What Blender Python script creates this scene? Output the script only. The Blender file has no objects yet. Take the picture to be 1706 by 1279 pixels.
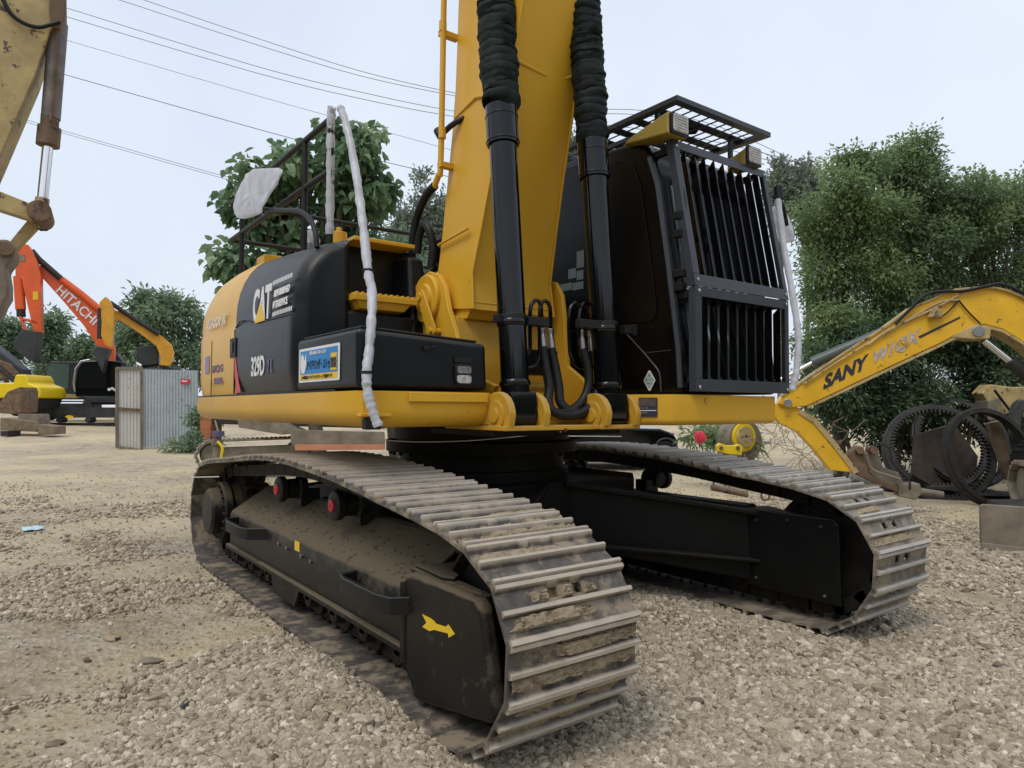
import bpy, bmesh, math, random
import numpy as np
from mathutils import Vector, Matrix, noise
R_ = math.radians
random.seed(7); rng = np.random.default_rng(7)
scene = bpy.context.scene
# ------------------------------------------------------------------ camera
FPX = 1164.28
CAM = Vector((4.43570, -3.06992, 1.36783))
DV = Vector((-0.80312416, 0.59482551, 0.03426641))
RV = Vector((0.59524942, 0.80353617, 0.00278353))
UV = Vector((0.02587858, -0.02263258, 0.99940886))
DV.normalize(); RV = (RV - RV.dot(DV)*DV).normalized(); UV = RV.cross(DV)
cd = bpy.data.cameras.new('camera'); cam = bpy.data.objects.new('camera', cd)
scene.collection.objects.link(cam)
m = Matrix((RV, UV, -DV)).transposed().to_4x4(); m.translation = CAM
cam.matrix_world = m
cd.sensor_width = 36; cd.lens = FPX/1706*36; cd.clip_start = 0.05; cd.clip_end = 3000
scene.camera = cam
# ------------------------------------------------------------------ world, sun, exposure
SUN_EL, SUN_AZ = R_(58), R_(-70)      # azimuth measured from +x towards +y
w = bpy.data.worlds.new('World'); scene.world = w; w.use_nodes = True
nt = w.node_tree; nt.nodes.clear()
out = nt.nodes.new('ShaderNodeOutputWorld'); bg = nt.nodes.new('ShaderNodeBackground')
sky = nt.nodes.new('ShaderNodeTexSky'); sky.sky_type = 'NISHITA'; sky.sun_disc = False
sky.sun_elevation = SUN_EL; sky.sun_rotation = R_(90) - SUN_AZ; sky.dust_density = 4; sky.air_density = 1.5
sc_ = nt.nodes.new('ShaderNodeVectorMath'); sc_.operation = 'SCALE'; sc_.inputs['Scale'].default_value = 0.022
tc = nt.nodes.new('ShaderNodeTexCoord'); nz = nt.nodes.new('ShaderNodeTexNoise'); nz.inputs['Scale'].default_value = 1.6; nz.inputs['Detail'].default_value = 4
rp = nt.nodes.new('ShaderNodeValToRGB')
rp.color_ramp.elements[0].position = .3; rp.color_ramp.elements[0].color = (.60, .675, .80, 1)
rp.color_ramp.elements[1].position = .7; rp.color_ramp.elements[1].color = (.77, .815, .89, 1)
ad = nt.nodes.new('ShaderNodeVectorMath'); ad.operation = 'ADD'
nt.links.new(sky.outputs[0], sc_.inputs[0]); nt.links.new(tc.outputs['Generated'], nz.inputs['Vector'])
nt.links.new(nz.outputs['Fac'], rp.inputs[0]); nt.links.new(sc_.outputs[0], ad.inputs[0]); nt.links.new(rp.outputs[0], ad.inputs[1])
nt.links.new(ad.outputs[0], bg.inputs[0]); bg.inputs[1].default_value = 1.0; nt.links.new(bg.outputs[0], out.inputs[0])
sl = bpy.data.lights.new('sun', 'SUN'); sl.energy = 1.3; sl.angle = R_(25); sl.color = (1, .95, .87)
so = bpy.data.objects.new('sun', sl); scene.collection.objects.link(so)
sdir = Vector((math.cos(SUN_EL)*math.cos(SUN_AZ), math.cos(SUN_EL)*math.sin(SUN_AZ), math.sin(SUN_EL)))
so.rotation_euler = sdir.to_track_quat('Z', 'Y').to_euler()
scene.view_settings.view_transform = 'Standard'; scene.view_settings.look = 'None'
scene.view_settings.exposure = 0.08; scene.view_settings.gamma = 1
# ------------------------------------------------------------------ photo-pixel helpers (calculating real positions)
def ray(u, v): return DV + RV*((u-853)/FPX) - UV*((v-639.5)/FPX)
def at(u, v, dep): return CAM + ray(u, v)*dep
def onax(u, v, ax, val):
    r = ray(u, v); return CAM + r*((val-CAM[ax])/r[ax])
def onx(u, v, x): return onax(u, v, 0, x)
def ony(u, v, y): return onax(u, v, 1, y)
def onz(u, v, z): return onax(u, v, 2, z)
def gz(x, y):
    r = math.hypot(x-CAM.x, y-CAM.y)
    return float(np.interp(r, [0, 13, 22.6, 35, 60, 200, 600], [0, 0, .15, .68, .95, 1.15, 1.3]))
class Face:                                    # an upright plane at a distance, turned by a yaw angle
    def __init__(s, u, v, dep, yaw=0):
        s.p = at(u, v, dep); h = Vector((DV.x, DV.y, 0)).normalized()
        s.n = Matrix.Rotation(R_(yaw), 3, 'Z') @ h; s.x = s.n.cross(Vector((0, 0, 1)))
    def pt(s, u, v, off=0):
        r = ray(u, v); t = (s.p-CAM).dot(s.n)/r.dot(s.n); return CAM + r*t + s.n*off
# ------------------------------------------------------------------ mesh builder
ORG = {}
ALL = []
class MB:
    def __init__(s): s.v = []; s.f = []; s.m = []
    def add(s, vs, fs, mi=0):
        b = len(s.v); s.v += [Vector(q) for q in vs]
        s.f += [tuple(b+i for i in q) for q in fs]; s.m += [mi]*len(fs); return s
    def box(s, c, d, rot=None, mi=0):
        c = Vector(c); vs = []
        for sx in (-.5, .5):
            for sy in (-.5, .5):
                for sz in (-.5, .5):
                    q = Vector((sx*d[0], sy*d[1], sz*d[2]))
                    if rot is not None: q = rot @ q
                    vs.append(c+q)
        return s.add(vs, [(0,1,3,2), (4,6,7,5), (0,4,5,1), (2,3,7,6), (0,2,6,4), (1,5,7,3)], mi)
    def hexa(s, p, mi=0):                       # p[0:4] bottom ring, p[4:8] top ring
        return s.add(p, [(3,2,1,0), (4,5,6,7), (0,1,5,4), (1,2,6,5), (2,3,7,6), (3,0,4,7)], mi)
    def prism(s, poly, off, mi=0):
        poly = [Vector(q) for q in poly]; off = Vector(off); n = len(poly)
        nn = Vector((0,0,0))
        for i in range(n): nn += poly[i].cross(poly[(i+1) % n])
        if nn.dot(off) > 0: poly = poly[::-1]
        vs = poly + [q+off for q in poly]
        fs = [tuple(range(n)), tuple(range(2*n-1, n-1, -1))] + [(i, n+i, n+(i+1) % n, (i+1) % n) for i in range(n)]
        return s.add(vs, fs, mi)
    def pxz(s, poly, y0, y1, mi=0): return s.prism([(x, y0, z) for x, z in poly], (0, y1-y0, 0), mi)
    def pyz(s, poly, x0, x1, mi=0): return s.prism([(x0, y, z) for y, z in poly], (x1-x0, 0, 0), mi)
    def pxy(s, poly, z0, z1, mi=0): return s.prism([(x, y, z0) for x, y in poly], (0, 0, z1-z0), mi)
    def tube(s, pts, r, n=10, mi=0, cap=True):
        pts = [Vector(q) for q in pts]; k = len(pts)
        rs = r if isinstance(r, (list, tuple)) else [r]*k
        t = (pts[1]-pts[0]).normalized()
        a = t.orthogonal().normalized(); vs = []
        for i in range(k):
            tn = (pts[min(i+1, k-1)]-pts[max(i-1, 0)]).normalized()
            a = (a - a.dot(tn)*tn).normalized(); b = tn.cross(a)
            for j in range(n):
                th = 2*math.pi*j/n; vs.append(pts[i]+(a*math.cos(th)+b*math.sin(th))*rs[i])
        fs = [(i*n+j, i*n+(j+1) % n, (i+1)*n+(j+1) % n, (i+1)*n+j) for i in range(k-1) for j in range(n)]
        if cap: fs += [tuple(range(n-1, -1, -1)), tuple((k-1)*n+j for j in range(n))]
        return s.add(vs, fs, mi)
    def cyl(s, p0, p1, r0, r1=None, n=24, mi=0): return s.tube([p0, p1], [r0, r0 if r1 is None else r1], n, mi)
    def lathe(s, prof, c, ax, n=32, mi=0):      # prof: (radius, distance along ax)
        ax = Vector(ax).normalized(); c = Vector(c); a = ax.orthogonal().normalized(); b = ax.cross(a); vs = []
        for (r, h) in prof:
            for j in range(n):
                th = 2*math.pi*j/n; vs.append(c+ax*h+(a*math.cos(th)+b*math.sin(th))*r)
        k = len(prof)
        fs = [(i*n+j, i*n+(j+1) % n, (i+1)*n+(j+1) % n, (i+1)*n+j) for i in range(k-1) for j in range(n)]
        fs += [tuple(range(n-1, -1, -1)), tuple((k-1)*n+j for j in range(n))]
        return s.add(vs, fs, mi)
    def ball(s, c, sc, n=12, mi=0, rough=0):
        c = Vector(c); sc = Vector(sc) if hasattr(sc, '__len__') else Vector((sc,)*3); vs = []; m_ = n//2+1
        for i in range(m_):
            ph = math.pi*i/(m_-1)
            for j in range(n):
                th = 2*math.pi*j/n
                q = Vector((math.sin(ph)*math.cos(th), math.sin(ph)*math.sin(th), math.cos(ph)))
                k = 1+rough*noise.noise(q*2+c*7)
                vs.append(c+Vector((q.x*sc.x, q.y*sc.y, q.z*sc.z))*k)
        fs = [(i*n+j, (i+1)*n+j, (i+1)*n+(j+1) % n, i*n+(j+1) % n) for i in range(m_-1) for j in range(n)]
        return s.add(vs, fs, mi)
    def grid(s, fn, nu, nv, mi=0, flip=False):
        vs = [fn(i/(nu-1), j/(nv-1)) for i in range(nu) for j in range(nv)]
        fs = [(i*nv+j, (i+1)*nv+j, (i+1)*nv+j+1, i*nv+j+1) for i in range(nu-1) for j in range(nv-1)]
        if flip: fs = [q[::-1] for q in fs]
        return s.add(vs, fs, mi)
    def build(s, name, mats, parent=None, bevel=0, ang=35, origin=None, seg=2, solid=0, sub=0):
        if not isinstance(mats, (list, tuple)): mats = [mats]
        po = ORG[parent.name] if parent is not None else Vector((0,0,0))
        if origin is None: o0 = po
        else: o0 = Vector(origin)
        me = bpy.data.meshes.new(name)
        me.from_pydata([q-o0 for q in s.v], [], s.f)
        for mm in mats: me.materials.append(mm)
        me.polygons.foreach_set('material_index', s.m)
        me.validate(); me.update()
        bm_ = bmesh.new(); bm_.from_mesh(me); bmesh.ops.remove_doubles(bm_, verts=bm_.verts, dist=1e-6)
        bmesh.ops.recalc_face_normals(bm_, faces=bm_.faces); bm_.to_mesh(me); bm_.free()
        me.shade_smooth(); me.set_sharp_from_angle(angle=R_(ang))
        o = bpy.data.objects.new(name, me); scene.collection.objects.link(o)
        ORG[o.name] = o0; ALL.append(o)
        if parent is not None: o.parent = parent; o.location = o0-po
        else: o.location = o0
        if sub:
            md = o.modifiers.new('s', 'SUBSURF'); md.levels = sub; md.render_levels = sub
        if solid:
            md = o.modifiers.new('t', 'SOLIDIFY'); md.thickness = solid
        if bevel:
            md = o.modifiers.new('b', 'BEVEL'); md.width = bevel; md.segments = seg; md.limit_method = 'ANGLE'; md.angle_limit = R_(38)
            md.harden_normals = True
        return o
def thing(name, label, cat, loc, group=None):
    o = bpy.data.objects.new(name, None); scene.collection.objects.link(o); o.location = loc
    o.empty_display_size = .2; ORG[o.name] = Vector(loc); tag(o, label, cat, group); return o
def tag(o, label=None, cat=None, group=None, kind=None):
    if label: o['label'] = label
    if cat: o['category'] = cat
    if group: o['group'] = group
    if kind: o['kind'] = kind
    return o
def smooth_path(pts, k=6):                       # Catmull-Rom
    P = [Vector(q) for q in pts]; P = [2*P[0]-P[1]]+P+[2*P[-1]-P[-2]]; o_ = []
    for i in range(1, len(P)-2):
        for j in range(k):
            t = j/k; a, b, c, d = P[i-1], P[i], P[i+1], P[i+2]
            o_.append(.5*((2*b)+(c-a)*t+(2*a-5*b+4*c-d)*t*t+(3*b-a-3*c+d)*t**3))
    return o_+[P[-2]]
def rrect(x0, x1, y0, y1, r, n=4):               # rounded rectangle, 2D
    o_ = []
    for cx, cy, a0 in ((x1-r, y1-r, 0), (x0+r, y1-r, 90), (x0+r, y0+r, 180), (x1-r, y0+r, 270)):
        for i in range(n+1):
            a = R_(a0+90*i/n); o_.append((cx+r*math.cos(a), cy+r*math.sin(a)))
    return o_
# ------------------------------------------------------------------ materials
def newmat(name):
    mt = bpy.data.materials.new(name); mt.use_nodes = True; n = mt.node_tree
    return mt, n, n.nodes['Principled BSDF']
def N(n, t, **kw):
    q = n.nodes.new(t)
    for k, v in kw.items():
        if k in q.inputs.keys() if hasattr(q.inputs, 'keys') else False: q.inputs[k].default_value = v
        else: setattr(q, k, v)
    return q
def noise_n(n, scale, detail=4, rough=.6, coord='Object', vec=None):
    q = n.nodes.new('ShaderNodeTexNoise'); q.inputs['Scale'].default_value = scale; q.inputs['Detail'].default_value = detail; q.inputs['Roughness'].default_value = rough
    if vec is None:
        t = n.nodes.new('ShaderNodeTexCoord'); vec = t.outputs[coord]
    n.links.new(vec, q.inputs['Vector']); return q
def ramp(n, fac, stops):
    q = n.nodes.new('ShaderNodeValToRGB'); e = q.color_ramp.elements
    while len(e) < len(stops): e.new(.5)
    for i, (p, c) in enumerate(stops): e[i].position = p; e[i].color = (*c, 1) if len(c) == 3 else c
    n.links.new(fac, q.inputs[0]); return q.outputs[0]
def mix(n, fac, a, b):
    q = n.nodes.new('ShaderNodeMix'); q.data_type = 'RGBA'
    for s_, val in ((0, fac), (6, a), (7, b)):
        if hasattr(val, 'is_linked') or hasattr(val, 'links'): n.links.new(val, q.inputs[s_])
        else: q.inputs[s_].default_value = val if s_ == 0 else (*val, 1)
    return q.outputs[2]
def g1(c): return (c,)*3
def bump(n, b, h, s, dist=.01):
    q = n.nodes.new('ShaderNodeBump'); q.inputs['Strength'].default_value = s; q.inputs['Distance'].default_value = dist
    n.links.new(h, q.inputs['Height']); n.links.new(q.outputs[0], b.inputs['Normal'])
def paint(name, col, rough=.35, metal=0, coat=0, var=.12, vs=3, dust=0, dustcol=(.28, .22, .14), chips=0, chipcol=(.10, .06, .04), bmp=.04, bs=60, spec=.5):
    mt, n, b = newmat(name)
    q = noise_n(n, vs, 5)
    c = ramp(n, q.outputs['Fac'], [(.3, tuple(x*(1-var) for x in col)), (.7, tuple(min(1, x*(1+var)) for x in col))])
    ro = rough
    if dust:
        g = n.nodes.new('ShaderNodeNewGeometry'); sx = n.nodes.new('ShaderNodeSeparateXYZ'); n.links.new(g.outputs['Normal'], sx.inputs[0])
        d2 = noise_n(n, 7, 6, .7)
        ma = n.nodes.new('ShaderNodeMath'); ma.operation = 'MULTIPLY_ADD'; ma.inputs[1].default_value = .9; n.links.new(sx.outputs[2], ma.inputs[0]); n.links.new(d2.outputs['Fac'], ma.inputs[2])
        f_ = ramp(n, ma.outputs[0], [(.66, g1(0)), (1.05, g1(min(1, dust)))])
        c = mix(n, f_, c, dustcol)
        rr = n.nodes.new('ShaderNodeMapRange'); rr.inputs[3].default_value = rough; rr.inputs[4].default_value = .9
        n.links.new(f_, rr.inputs[0]); n.links.new(rr.outputs[0], b.inputs['Roughness']); ro = None
    if chips:
        q3 = noise_n(n, 9, 8, .75); f3 = ramp(n, q3.outputs['Fac'], [(.62-chips*.12, g1(0)), (.66-chips*.12, g1(1))])
        c = mix(n, f3, c, chipcol)
    n.links.new(c, b.inputs['Base Color'])
    if ro is not None:
        rq = noise_n(n, vs*4, 3); rr = n.nodes.new('ShaderNodeMapRange'); rr.inputs[3].default_value = rough*.75; rr.inputs[4].default_value = min(1, rough*1.3)
        n.links.new(rq.outputs['Fac'], rr.inputs[0]); n.links.new(rr.outputs[0], b.inputs['Roughness'])
    b.inputs['Specular IOR Level'].default_value = spec
    b.inputs['Metallic'].default_value = metal; b.inputs['Coat Weight'].default_value = coat; b.inputs['Coat Roughness'].default_value = .12
    if bmp:
        bq = noise_n(n, bs, 3); bump(n, b, bq.outputs['Fac'], bmp)
    return mt
YEL = paint('yellow_paint', (.66, .37, .030), .36, var=.06, vs=1.5, coat=.05, bmp=.012, bs=10, spec=.35, dust=.12, dustcol=(.55,.42,.17), chips=-.32, chipcol=(.20,.11,.03))
YDK = paint('yellow_casting', (.54, .30, .024), .5, var=.15, vs=5, dust=.4, bmp=.12)
BLK = paint('black_panel', (.0055, .006, .0075), .34, var=.3, vs=4, dust=.16, dustcol=(.17, .16, .15), bmp=.015, spec=.30)
CAB = paint('black_cab_paint', (.0022, .0024, .0032), .26, var=.3, vs=3, bmp=.01, spec=.22)
SAT = paint('dull_black_paint', (.012, .012, .013), .5, var=.3, vs=4, dust=.2, dustcol=(.11, .095, .075), bmp=.05, spec=.3)
GLO = paint('gloss_black_paint', (.002, .002, .003), .10, var=.2, coat=.0, bmp=0, spec=.42)
FRM = paint('track_frame_paint', (.0085, .008, .007), .42, var=.4, vs=3, dust=.9, dustcol=(.125, .098, .06), bmp=.08, bs=30, spec=.35, chips=.22, chipcol=(.045,.038,.026))
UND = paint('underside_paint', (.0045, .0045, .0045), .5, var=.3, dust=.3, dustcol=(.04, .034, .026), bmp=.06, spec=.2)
GRD = paint('grey_guard_paint', (.038, .043, .053), .42, var=.12, bmp=.03, spec=.4)
RUB = paint('rubber', (.008, .008, .009), .5, var=.3, bmp=.08, spec=.35)
BEL = paint('bellows_fabric', (.006, .011, .0105), .7, var=.6, vs=8, bmp=.9, bs=24, spec=.25)
CHR = paint('chrome', (.75, .76, .78), .14, metal=1, var=.03, bmp=0)
STL = paint('steel_fitting', (.45, .45, .46), .3, metal=1, var=.15, bmp=.05)
RED = paint('red_paint', (.62, .035, .05), .4, var=.08)
REDC = paint('red_cap', (.55, .04, .05), .45, var=.2)
WHT = paint('white_vinyl', (.75, .75, .76), .45, var=.06)
SGY = paint('yellow_vinyl', (.80, .52, .02), .45, var=.05)
BLU = paint('blue_vinyl', (.02, .22, .55), .45, var=.05)
INK = paint('dark_vinyl', (.02, .02, .035), .5)
PUR = paint('faded_purple_vinyl', (.25, .2, .33), .5, var=.3)
ORG_ = paint('orange_paint', (.72, .10, .012), .38, var=.1, coat=.2)
ORY = paint('amber_paint', (.62, .30, .02), .45, var=.15)
SNY = paint('bright_yellow_paint', (.74, .42, .015), .4, var=.1, vs=4, chips=.05, coat=.1, bmp=.05)
BRY = paint('lemon_paint', (.80, .58, .01), .4, var=.05)
OLD = paint('old_yellow_paint', (.43, .32, .14), .6, var=.25, vs=5, chips=.45, chipcol=(.07, .045, .04), bmp=.2, bs=20)
RST = paint('rusty_steel', (.16, .10, .06), .75, var=.4, vs=7, chips=.4, chipcol=(.05, .035, .03), bmp=.3, bs=25)
GRS = paint('greasy_steel', (.14, .12, .11), .4, metal=.6, var=.4, vs=8, bmp=.2)
IRN = paint('dark_iron', (.028, .026, .025), .6, metal=.2, var=.5, vs=6, chips=.15, chipcol=(.09, .065, .045), bmp=.2, bs=30)
BKT = paint('dark_bucket_steel', (.03, .034, .036), .5, var=.4, vs=2)
CONC = paint('dusty_steel', (.20, .17, .125), .8, var=.35, vs=5, bmp=.3, bs=20)
WOOD = paint('weathered_wood', (.18, .14, .09), .85, var=.35, vs=6, bmp=.3, bs=20)
BARK = paint('bark', (.09, .075, .055), .9, var=.4, vs=8, bmp=.5, bs=14)
GALV = paint('galvanised_sheet', (.44, .49, .52), .5, metal=.1, var=.12, vs=1.2, chips=.12, chipcol=(.22, .19, .16), bmp=.05)
GALD = paint('dusty_door_sheet', (.50, .48, .46), .6, var=.12, vs=1.5, chips=.15, chipcol=(.25, .19, .13), bmp=.05)
def track_mat(name, base, mud, tip, mudpos):
    mt, n, b = newmat(name)
    t = n.nodes.new('ShaderNodeTexCoord'); oi = n.nodes.new('ShaderNodeObjectInfo')
    va = n.nodes.new('ShaderNodeVectorMath'); va.operation = 'MULTIPLY_ADD'; va.inputs[1].default_value = (1, 1, 1)
    cx = n.nodes.new('ShaderNodeCombineXYZ'); mm = n.nodes.new('ShaderNodeMath'); mm.operation = 'MULTIPLY'; mm.inputs[1].default_value = 37
    n.links.new(oi.outputs['Random'], mm.inputs[0]); n.links.new(mm.outputs[0], cx.inputs[1]); n.links.new(mm.outputs[0], cx.inputs[0])
    n.links.new(t.outputs['Object'], va.inputs[0]); n.links.new(cx.outputs[0], va.inputs[2])
    q = noise_n(n, 14, 7, .7, vec=va.outputs[0]); q2 = noise_n(n, 4.5, 6, .7, vec=va.outputs[0])
    c = ramp(n, q.outputs['Fac'], [(.3, tuple(x*.6 for x in base)), (.65, tuple(x*1.5 for x in base))])
    mf = ramp(n, q2.outputs['Fac'], [(mudpos, g1(0)), (mudpos+.1, g1(.9))])
    c = mix(n, mf, c, mud)
    sx = n.nodes.new('ShaderNodeSeparateXYZ'); n.links.new(t.outputs['Object'], sx.inputs[0])
    ma = n.nodes.new('ShaderNodeMath'); ma.operation = 'MULTIPLY_ADD'; ma.inputs[1].default_value = .012; n.links.new(q.outputs['Fac'], ma.inputs[0]); n.links.new(sx.outputs[2], ma.inputs[2])
    tf = ramp(n, ma.outputs[0], [(.017, g1(0)), (.030, g1(.95))])
    c = mix(n, tf, c, tip); n.links.new(c, b.inputs['Base Color'])
    b.inputs['Roughness'].default_value = .55
    mr = n.nodes.new('ShaderNodeMath'); mr.operation = 'MULTIPLY'; mr.inputs[1].default_value = .35
    iv = n.nodes.new('ShaderNodeMath'); iv.operation = 'SUBTRACT'; iv.inputs[0].default_value = 1; n.links.new(mf, iv.inputs[1]); n.links.new(iv.outputs[0], mr.inputs[0]); n.links.new(mr.outputs[0], b.inputs['Metallic'])
    bump(n, b, q.outputs['Fac'], .5, .008)
    return mt
TRK = track_mat('worn_track_steel', (.098, .085, .075), (.28, .225, .155), (.48, .415, .335), .48)
TRKF = track_mat('dusty_track_steel', (.17, .15, .125), (.28, .235, .165), (.46, .43, .39), .46)
CHN = paint('chain_steel', (.022, .019, .017), .6, metal=.2, var=.5, vs=8, dust=.3, dustcol=(.09,.07,.045), bmp=.2, spec=.3)
def mud_mat():
    mt, n, b = newmat('dried_mud'); q = noise_n(n, 30, 8, .8)
    n.links.new(ramp(n, q.outputs['Fac'], [(.3, (.26, .20, .125)), (.7, (.56, .455, .31))]), b.inputs['Base Color'])
    b.inputs['Roughness'].default_value = 1; bump(n, b, q.outputs['Fac'], 1, .02); return mt
MUD = mud_mat()
DRT = paint('dark_soil', (.085, .066, .042), .95, var=.5, vs=30, bmp=.4)
def glass_mat(name, col, rough=.06, alpha=1):
    mt, n, b = newmat(name); b.inputs['Base Color'].default_value = (*col, 1); b.inputs['Roughness'].default_value = rough
    b.inputs['Alpha'].default_value = alpha; b.inputs['Specular IOR Level'].default_value = .6; return mt
GLS = glass_mat('dark_glass', (.004, .0045, .006), .22); GLS.node_tree.nodes['Principled BSDF'].inputs['Specular IOR Level'].default_value = .2
GLT = glass_mat('tinted_glass', (.07, .08, .08), .06); GLT.node_tree.nodes['Principled BSDF'].inputs['Specular IOR Level'].default_value = 1; GLT.node_tree.nodes['Principled BSDF'].inputs['IOR'].default_value = 1.75
LNS = paint('lamp_lens', (.45, .44, .43), .18, var=.35, vs=45, bmp=.3, bs=80)
def film_mat(name, alpha, col=(.78, .80, .86)):
    mt, n, b = newmat(name); b.inputs['Base Color'].default_value = (*col, 1); b.inputs['Roughness'].default_value = .3
    q = noise_n(n, 8, 3, .5); mr = n.nodes.new('ShaderNodeMapRange'); mr.inputs[1].default_value = .3; mr.inputs[2].default_value = .7
    mr.inputs[3].default_value = alpha-.22; mr.inputs[4].default_value = min(1, alpha+.05); n.links.new(q.outputs['Fac'], mr.inputs[0]); n.links.new(mr.outputs[0], b.inputs['Alpha'])
    q2 = noise_n(n, 6, 4, .6); bump(n, b, q2.outputs['Fac'], .35, .03); return mt
FLM = film_mat('plastic_film', .84, (.60, .61, .66)); FLB = film_mat('thin_plastic_bag', .82, (.60, .60, .66))
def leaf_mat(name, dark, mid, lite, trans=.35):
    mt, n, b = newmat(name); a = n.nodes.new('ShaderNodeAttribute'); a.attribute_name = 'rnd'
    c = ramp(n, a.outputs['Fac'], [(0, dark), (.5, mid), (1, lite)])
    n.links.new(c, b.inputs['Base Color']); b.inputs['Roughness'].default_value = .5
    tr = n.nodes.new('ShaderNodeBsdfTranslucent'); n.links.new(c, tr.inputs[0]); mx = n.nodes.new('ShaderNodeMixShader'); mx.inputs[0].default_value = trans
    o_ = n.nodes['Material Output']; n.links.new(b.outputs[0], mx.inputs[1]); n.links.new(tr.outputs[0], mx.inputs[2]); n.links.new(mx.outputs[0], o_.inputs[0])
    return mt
LF_BIG = leaf_mat('broad_leaf', (.06, .125, .06), (.15, .25, .125), (.33, .45, .26), .45)
LF_NAR = leaf_mat('narrow_leaf', (.10, .16, .085), (.22, .31, .15), (.40, .50, .24), .5)
LF_ASH = leaf_mat('young_ash_leaf', (.12, .185, .085), (.24, .335, .15), (.42, .52, .24), .5)
LF_POP = leaf_mat('poplar_leaf', (.15, .19, .15), (.24, .29, .22), (.36, .41, .33), .4)
LF_FAR = leaf_mat('far_leaf', (.12, .19, .12), (.21, .30, .18), (.33, .42, .26), .45)
LF_DRK = leaf_mat('shrub_leaf', (.04, .075, .04), (.09, .15, .075), (.22, .30, .17))
# ------------------------------------------------------------------ ground
def gh(x, y):                                    # ground height with banks and ruts
    r = math.hypot(x-CAM.x, y-CAM.y); z = gz(x, y)
    k = max(0, min(1, (26-r)/12))
    z += k*(.028*noise.noise(Vector((x*.7, y*.7, 0))) + .014*noise.noise(Vector((x*2.3, y*2.3, 5))) + .006*noise.noise(Vector((x*7, y*7, 9))))
    for (bx, by, sx, sy, h) in ((1.25, -1.80, .95, .17, .10), (1.3, -2.1, .8, .3, .04), (.75, .05, .9, .6, .06), (1.6, .45, .7, .3, .085), (3.3, -1.3, .6, .5, .02), (-1, -2.9, 1.2, .3, .03)):
        z += h*math.exp(-((x-bx)/sx)**2-((y-by)/sy)**2)
    if -1.62 < y < -.97 and -2.5 < x < 2.15 or .97 < y < 1.62 and -2.5 < x < 2.15: z = min(z, .012)
    return z
def ground_mat():
    mt, n, b = newmat('gravel_and_dirt'); g = n.nodes.new('ShaderNodeNewGeometry'); P = g.outputs['Position']
    big = noise_n(n, .42, 6, .6, vec=P); mid = noise_n(n, 3.2, 8, .75, vec=P); fine = noise_n(n, 45, 6, .8, vec=P)
    vo = n.nodes.new('ShaderNodeTexVoronoi'); vo.inputs['Scale'].default_value = 28; n.links.new(P, vo.inputs['Vector'])
    v2 = n.nodes.new('ShaderNodeTexVoronoi'); v2.inputs['Scale'].default_value = 11; n.links.new(P, v2.inputs['Vector'])
    base = ramp(n, mid.outputs['Fac'], [(.32, (.26, .20, .12)), (.5, (.44, .35, .22)), (.68, (.60, .50, .33))])
    st = ramp(n, vo.outputs['Color'], [(.1, (.32, .27, .20)), (.5, (.47, .41, .32)), (.9, (.62, .56, .46))])
    f = ramp(n, mid.outputs['Fac'], [(.42, g1(.15)), (.58, g1(.8))])
    c = mix(n, f, base, st)
    c = mix(n, ramp(n, big.outputs['Fac'], [(.42, g1(0)), (.6, g1(.75))]), c, (.66, .54, .335))
    c = mix(n, ramp(n, fine.outputs['Fac'], [(.3, g1(.35)), (.45, g1(0))]), c, (.10, .08, .055))
    n.links.new(c, b.inputs['Base Color']); b.inputs['Roughness'].default_value = .95
    am = n.nodes.new('ShaderNodeMath'); am.operation = 'ADD'; n.links.new(vo.outputs['Distance'], am.inputs[0]); n.links.new(fine.outputs['Fac'], am.inputs[1])
    a2 = n.nodes.new('ShaderNodeMath'); a2.operation = 'ADD'; n.links.new(am.outputs[0], a2.inputs[0]); n.links.new(v2.outputs['Distance'], a2.inputs[1])
    bump(n, b, a2.outputs[0], .8, .03); return mt
def make_ground():
    rs = [0.02]
    while rs[-1] < 900: rs.append(rs[-1]*1.045+.03)
    nt_ = 420; verts = []; faces = []
    for r in rs:
        for j in range(nt_):
            a = 2*math.pi*j/nt_; x = CAM.x+r*math.cos(a); y = CAM.y+r*math.sin(a); verts.append((x, y, gh(x, y)))
    for i in range(len(rs)-1):
        for j in range(nt_): faces.append((i*nt_+j, (i+1)*nt_+j, (i+1)*nt_+(j+1) % nt_, i*nt_+(j+1) % nt_))
    me = bpy.data.meshes.new('ground'); me.from_pydata(verts, [], faces); me.materials.append(ground_mat()); me.shade_smooth()
    o = bpy.data.objects.new('ground', me); scene.collection.objects.link(o); o['kind'] = 'structure'
make_ground()
def mesh_np(name, V, F, mats, parent=None, rnd=None, smooth=False, origin=(0, 0, 0)):
    me = bpy.data.meshes.new(name); nv = len(V); nf, k = F.shape
    me.vertices.add(nv); me.vertices.foreach_set('co', (V-np.array(origin)).astype(np.float32).ravel())
    me.loops.add(nf*k); me.loops.foreach_set('vertex_index', F.astype(np.int32).ravel())
    me.polygons.add(nf); me.polygons.foreach_set('loop_start', np.arange(0, nf*k, k, dtype=np.int32))
    me.update(calc_edges=True)
    if rnd is not None:
        at_ = me.attributes.new('rnd', 'FLOAT', 'FACE'); at_.data.foreach_set('value', rnd.astype(np.float32))
    me.materials.append(mats)
    me.polygons.foreach_set('use_smooth', np.full(nf, smooth))
    o = bpy.data.objects.new(name, me); scene.collection.objects.link(o)
    po = ORG[parent.name] if parent is not None else Vector((0, 0, 0))
    o.location = Vector(origin)-po
    if parent is not None: o.parent = parent
    ORG[o.name] = Vector(origin); return o
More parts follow.
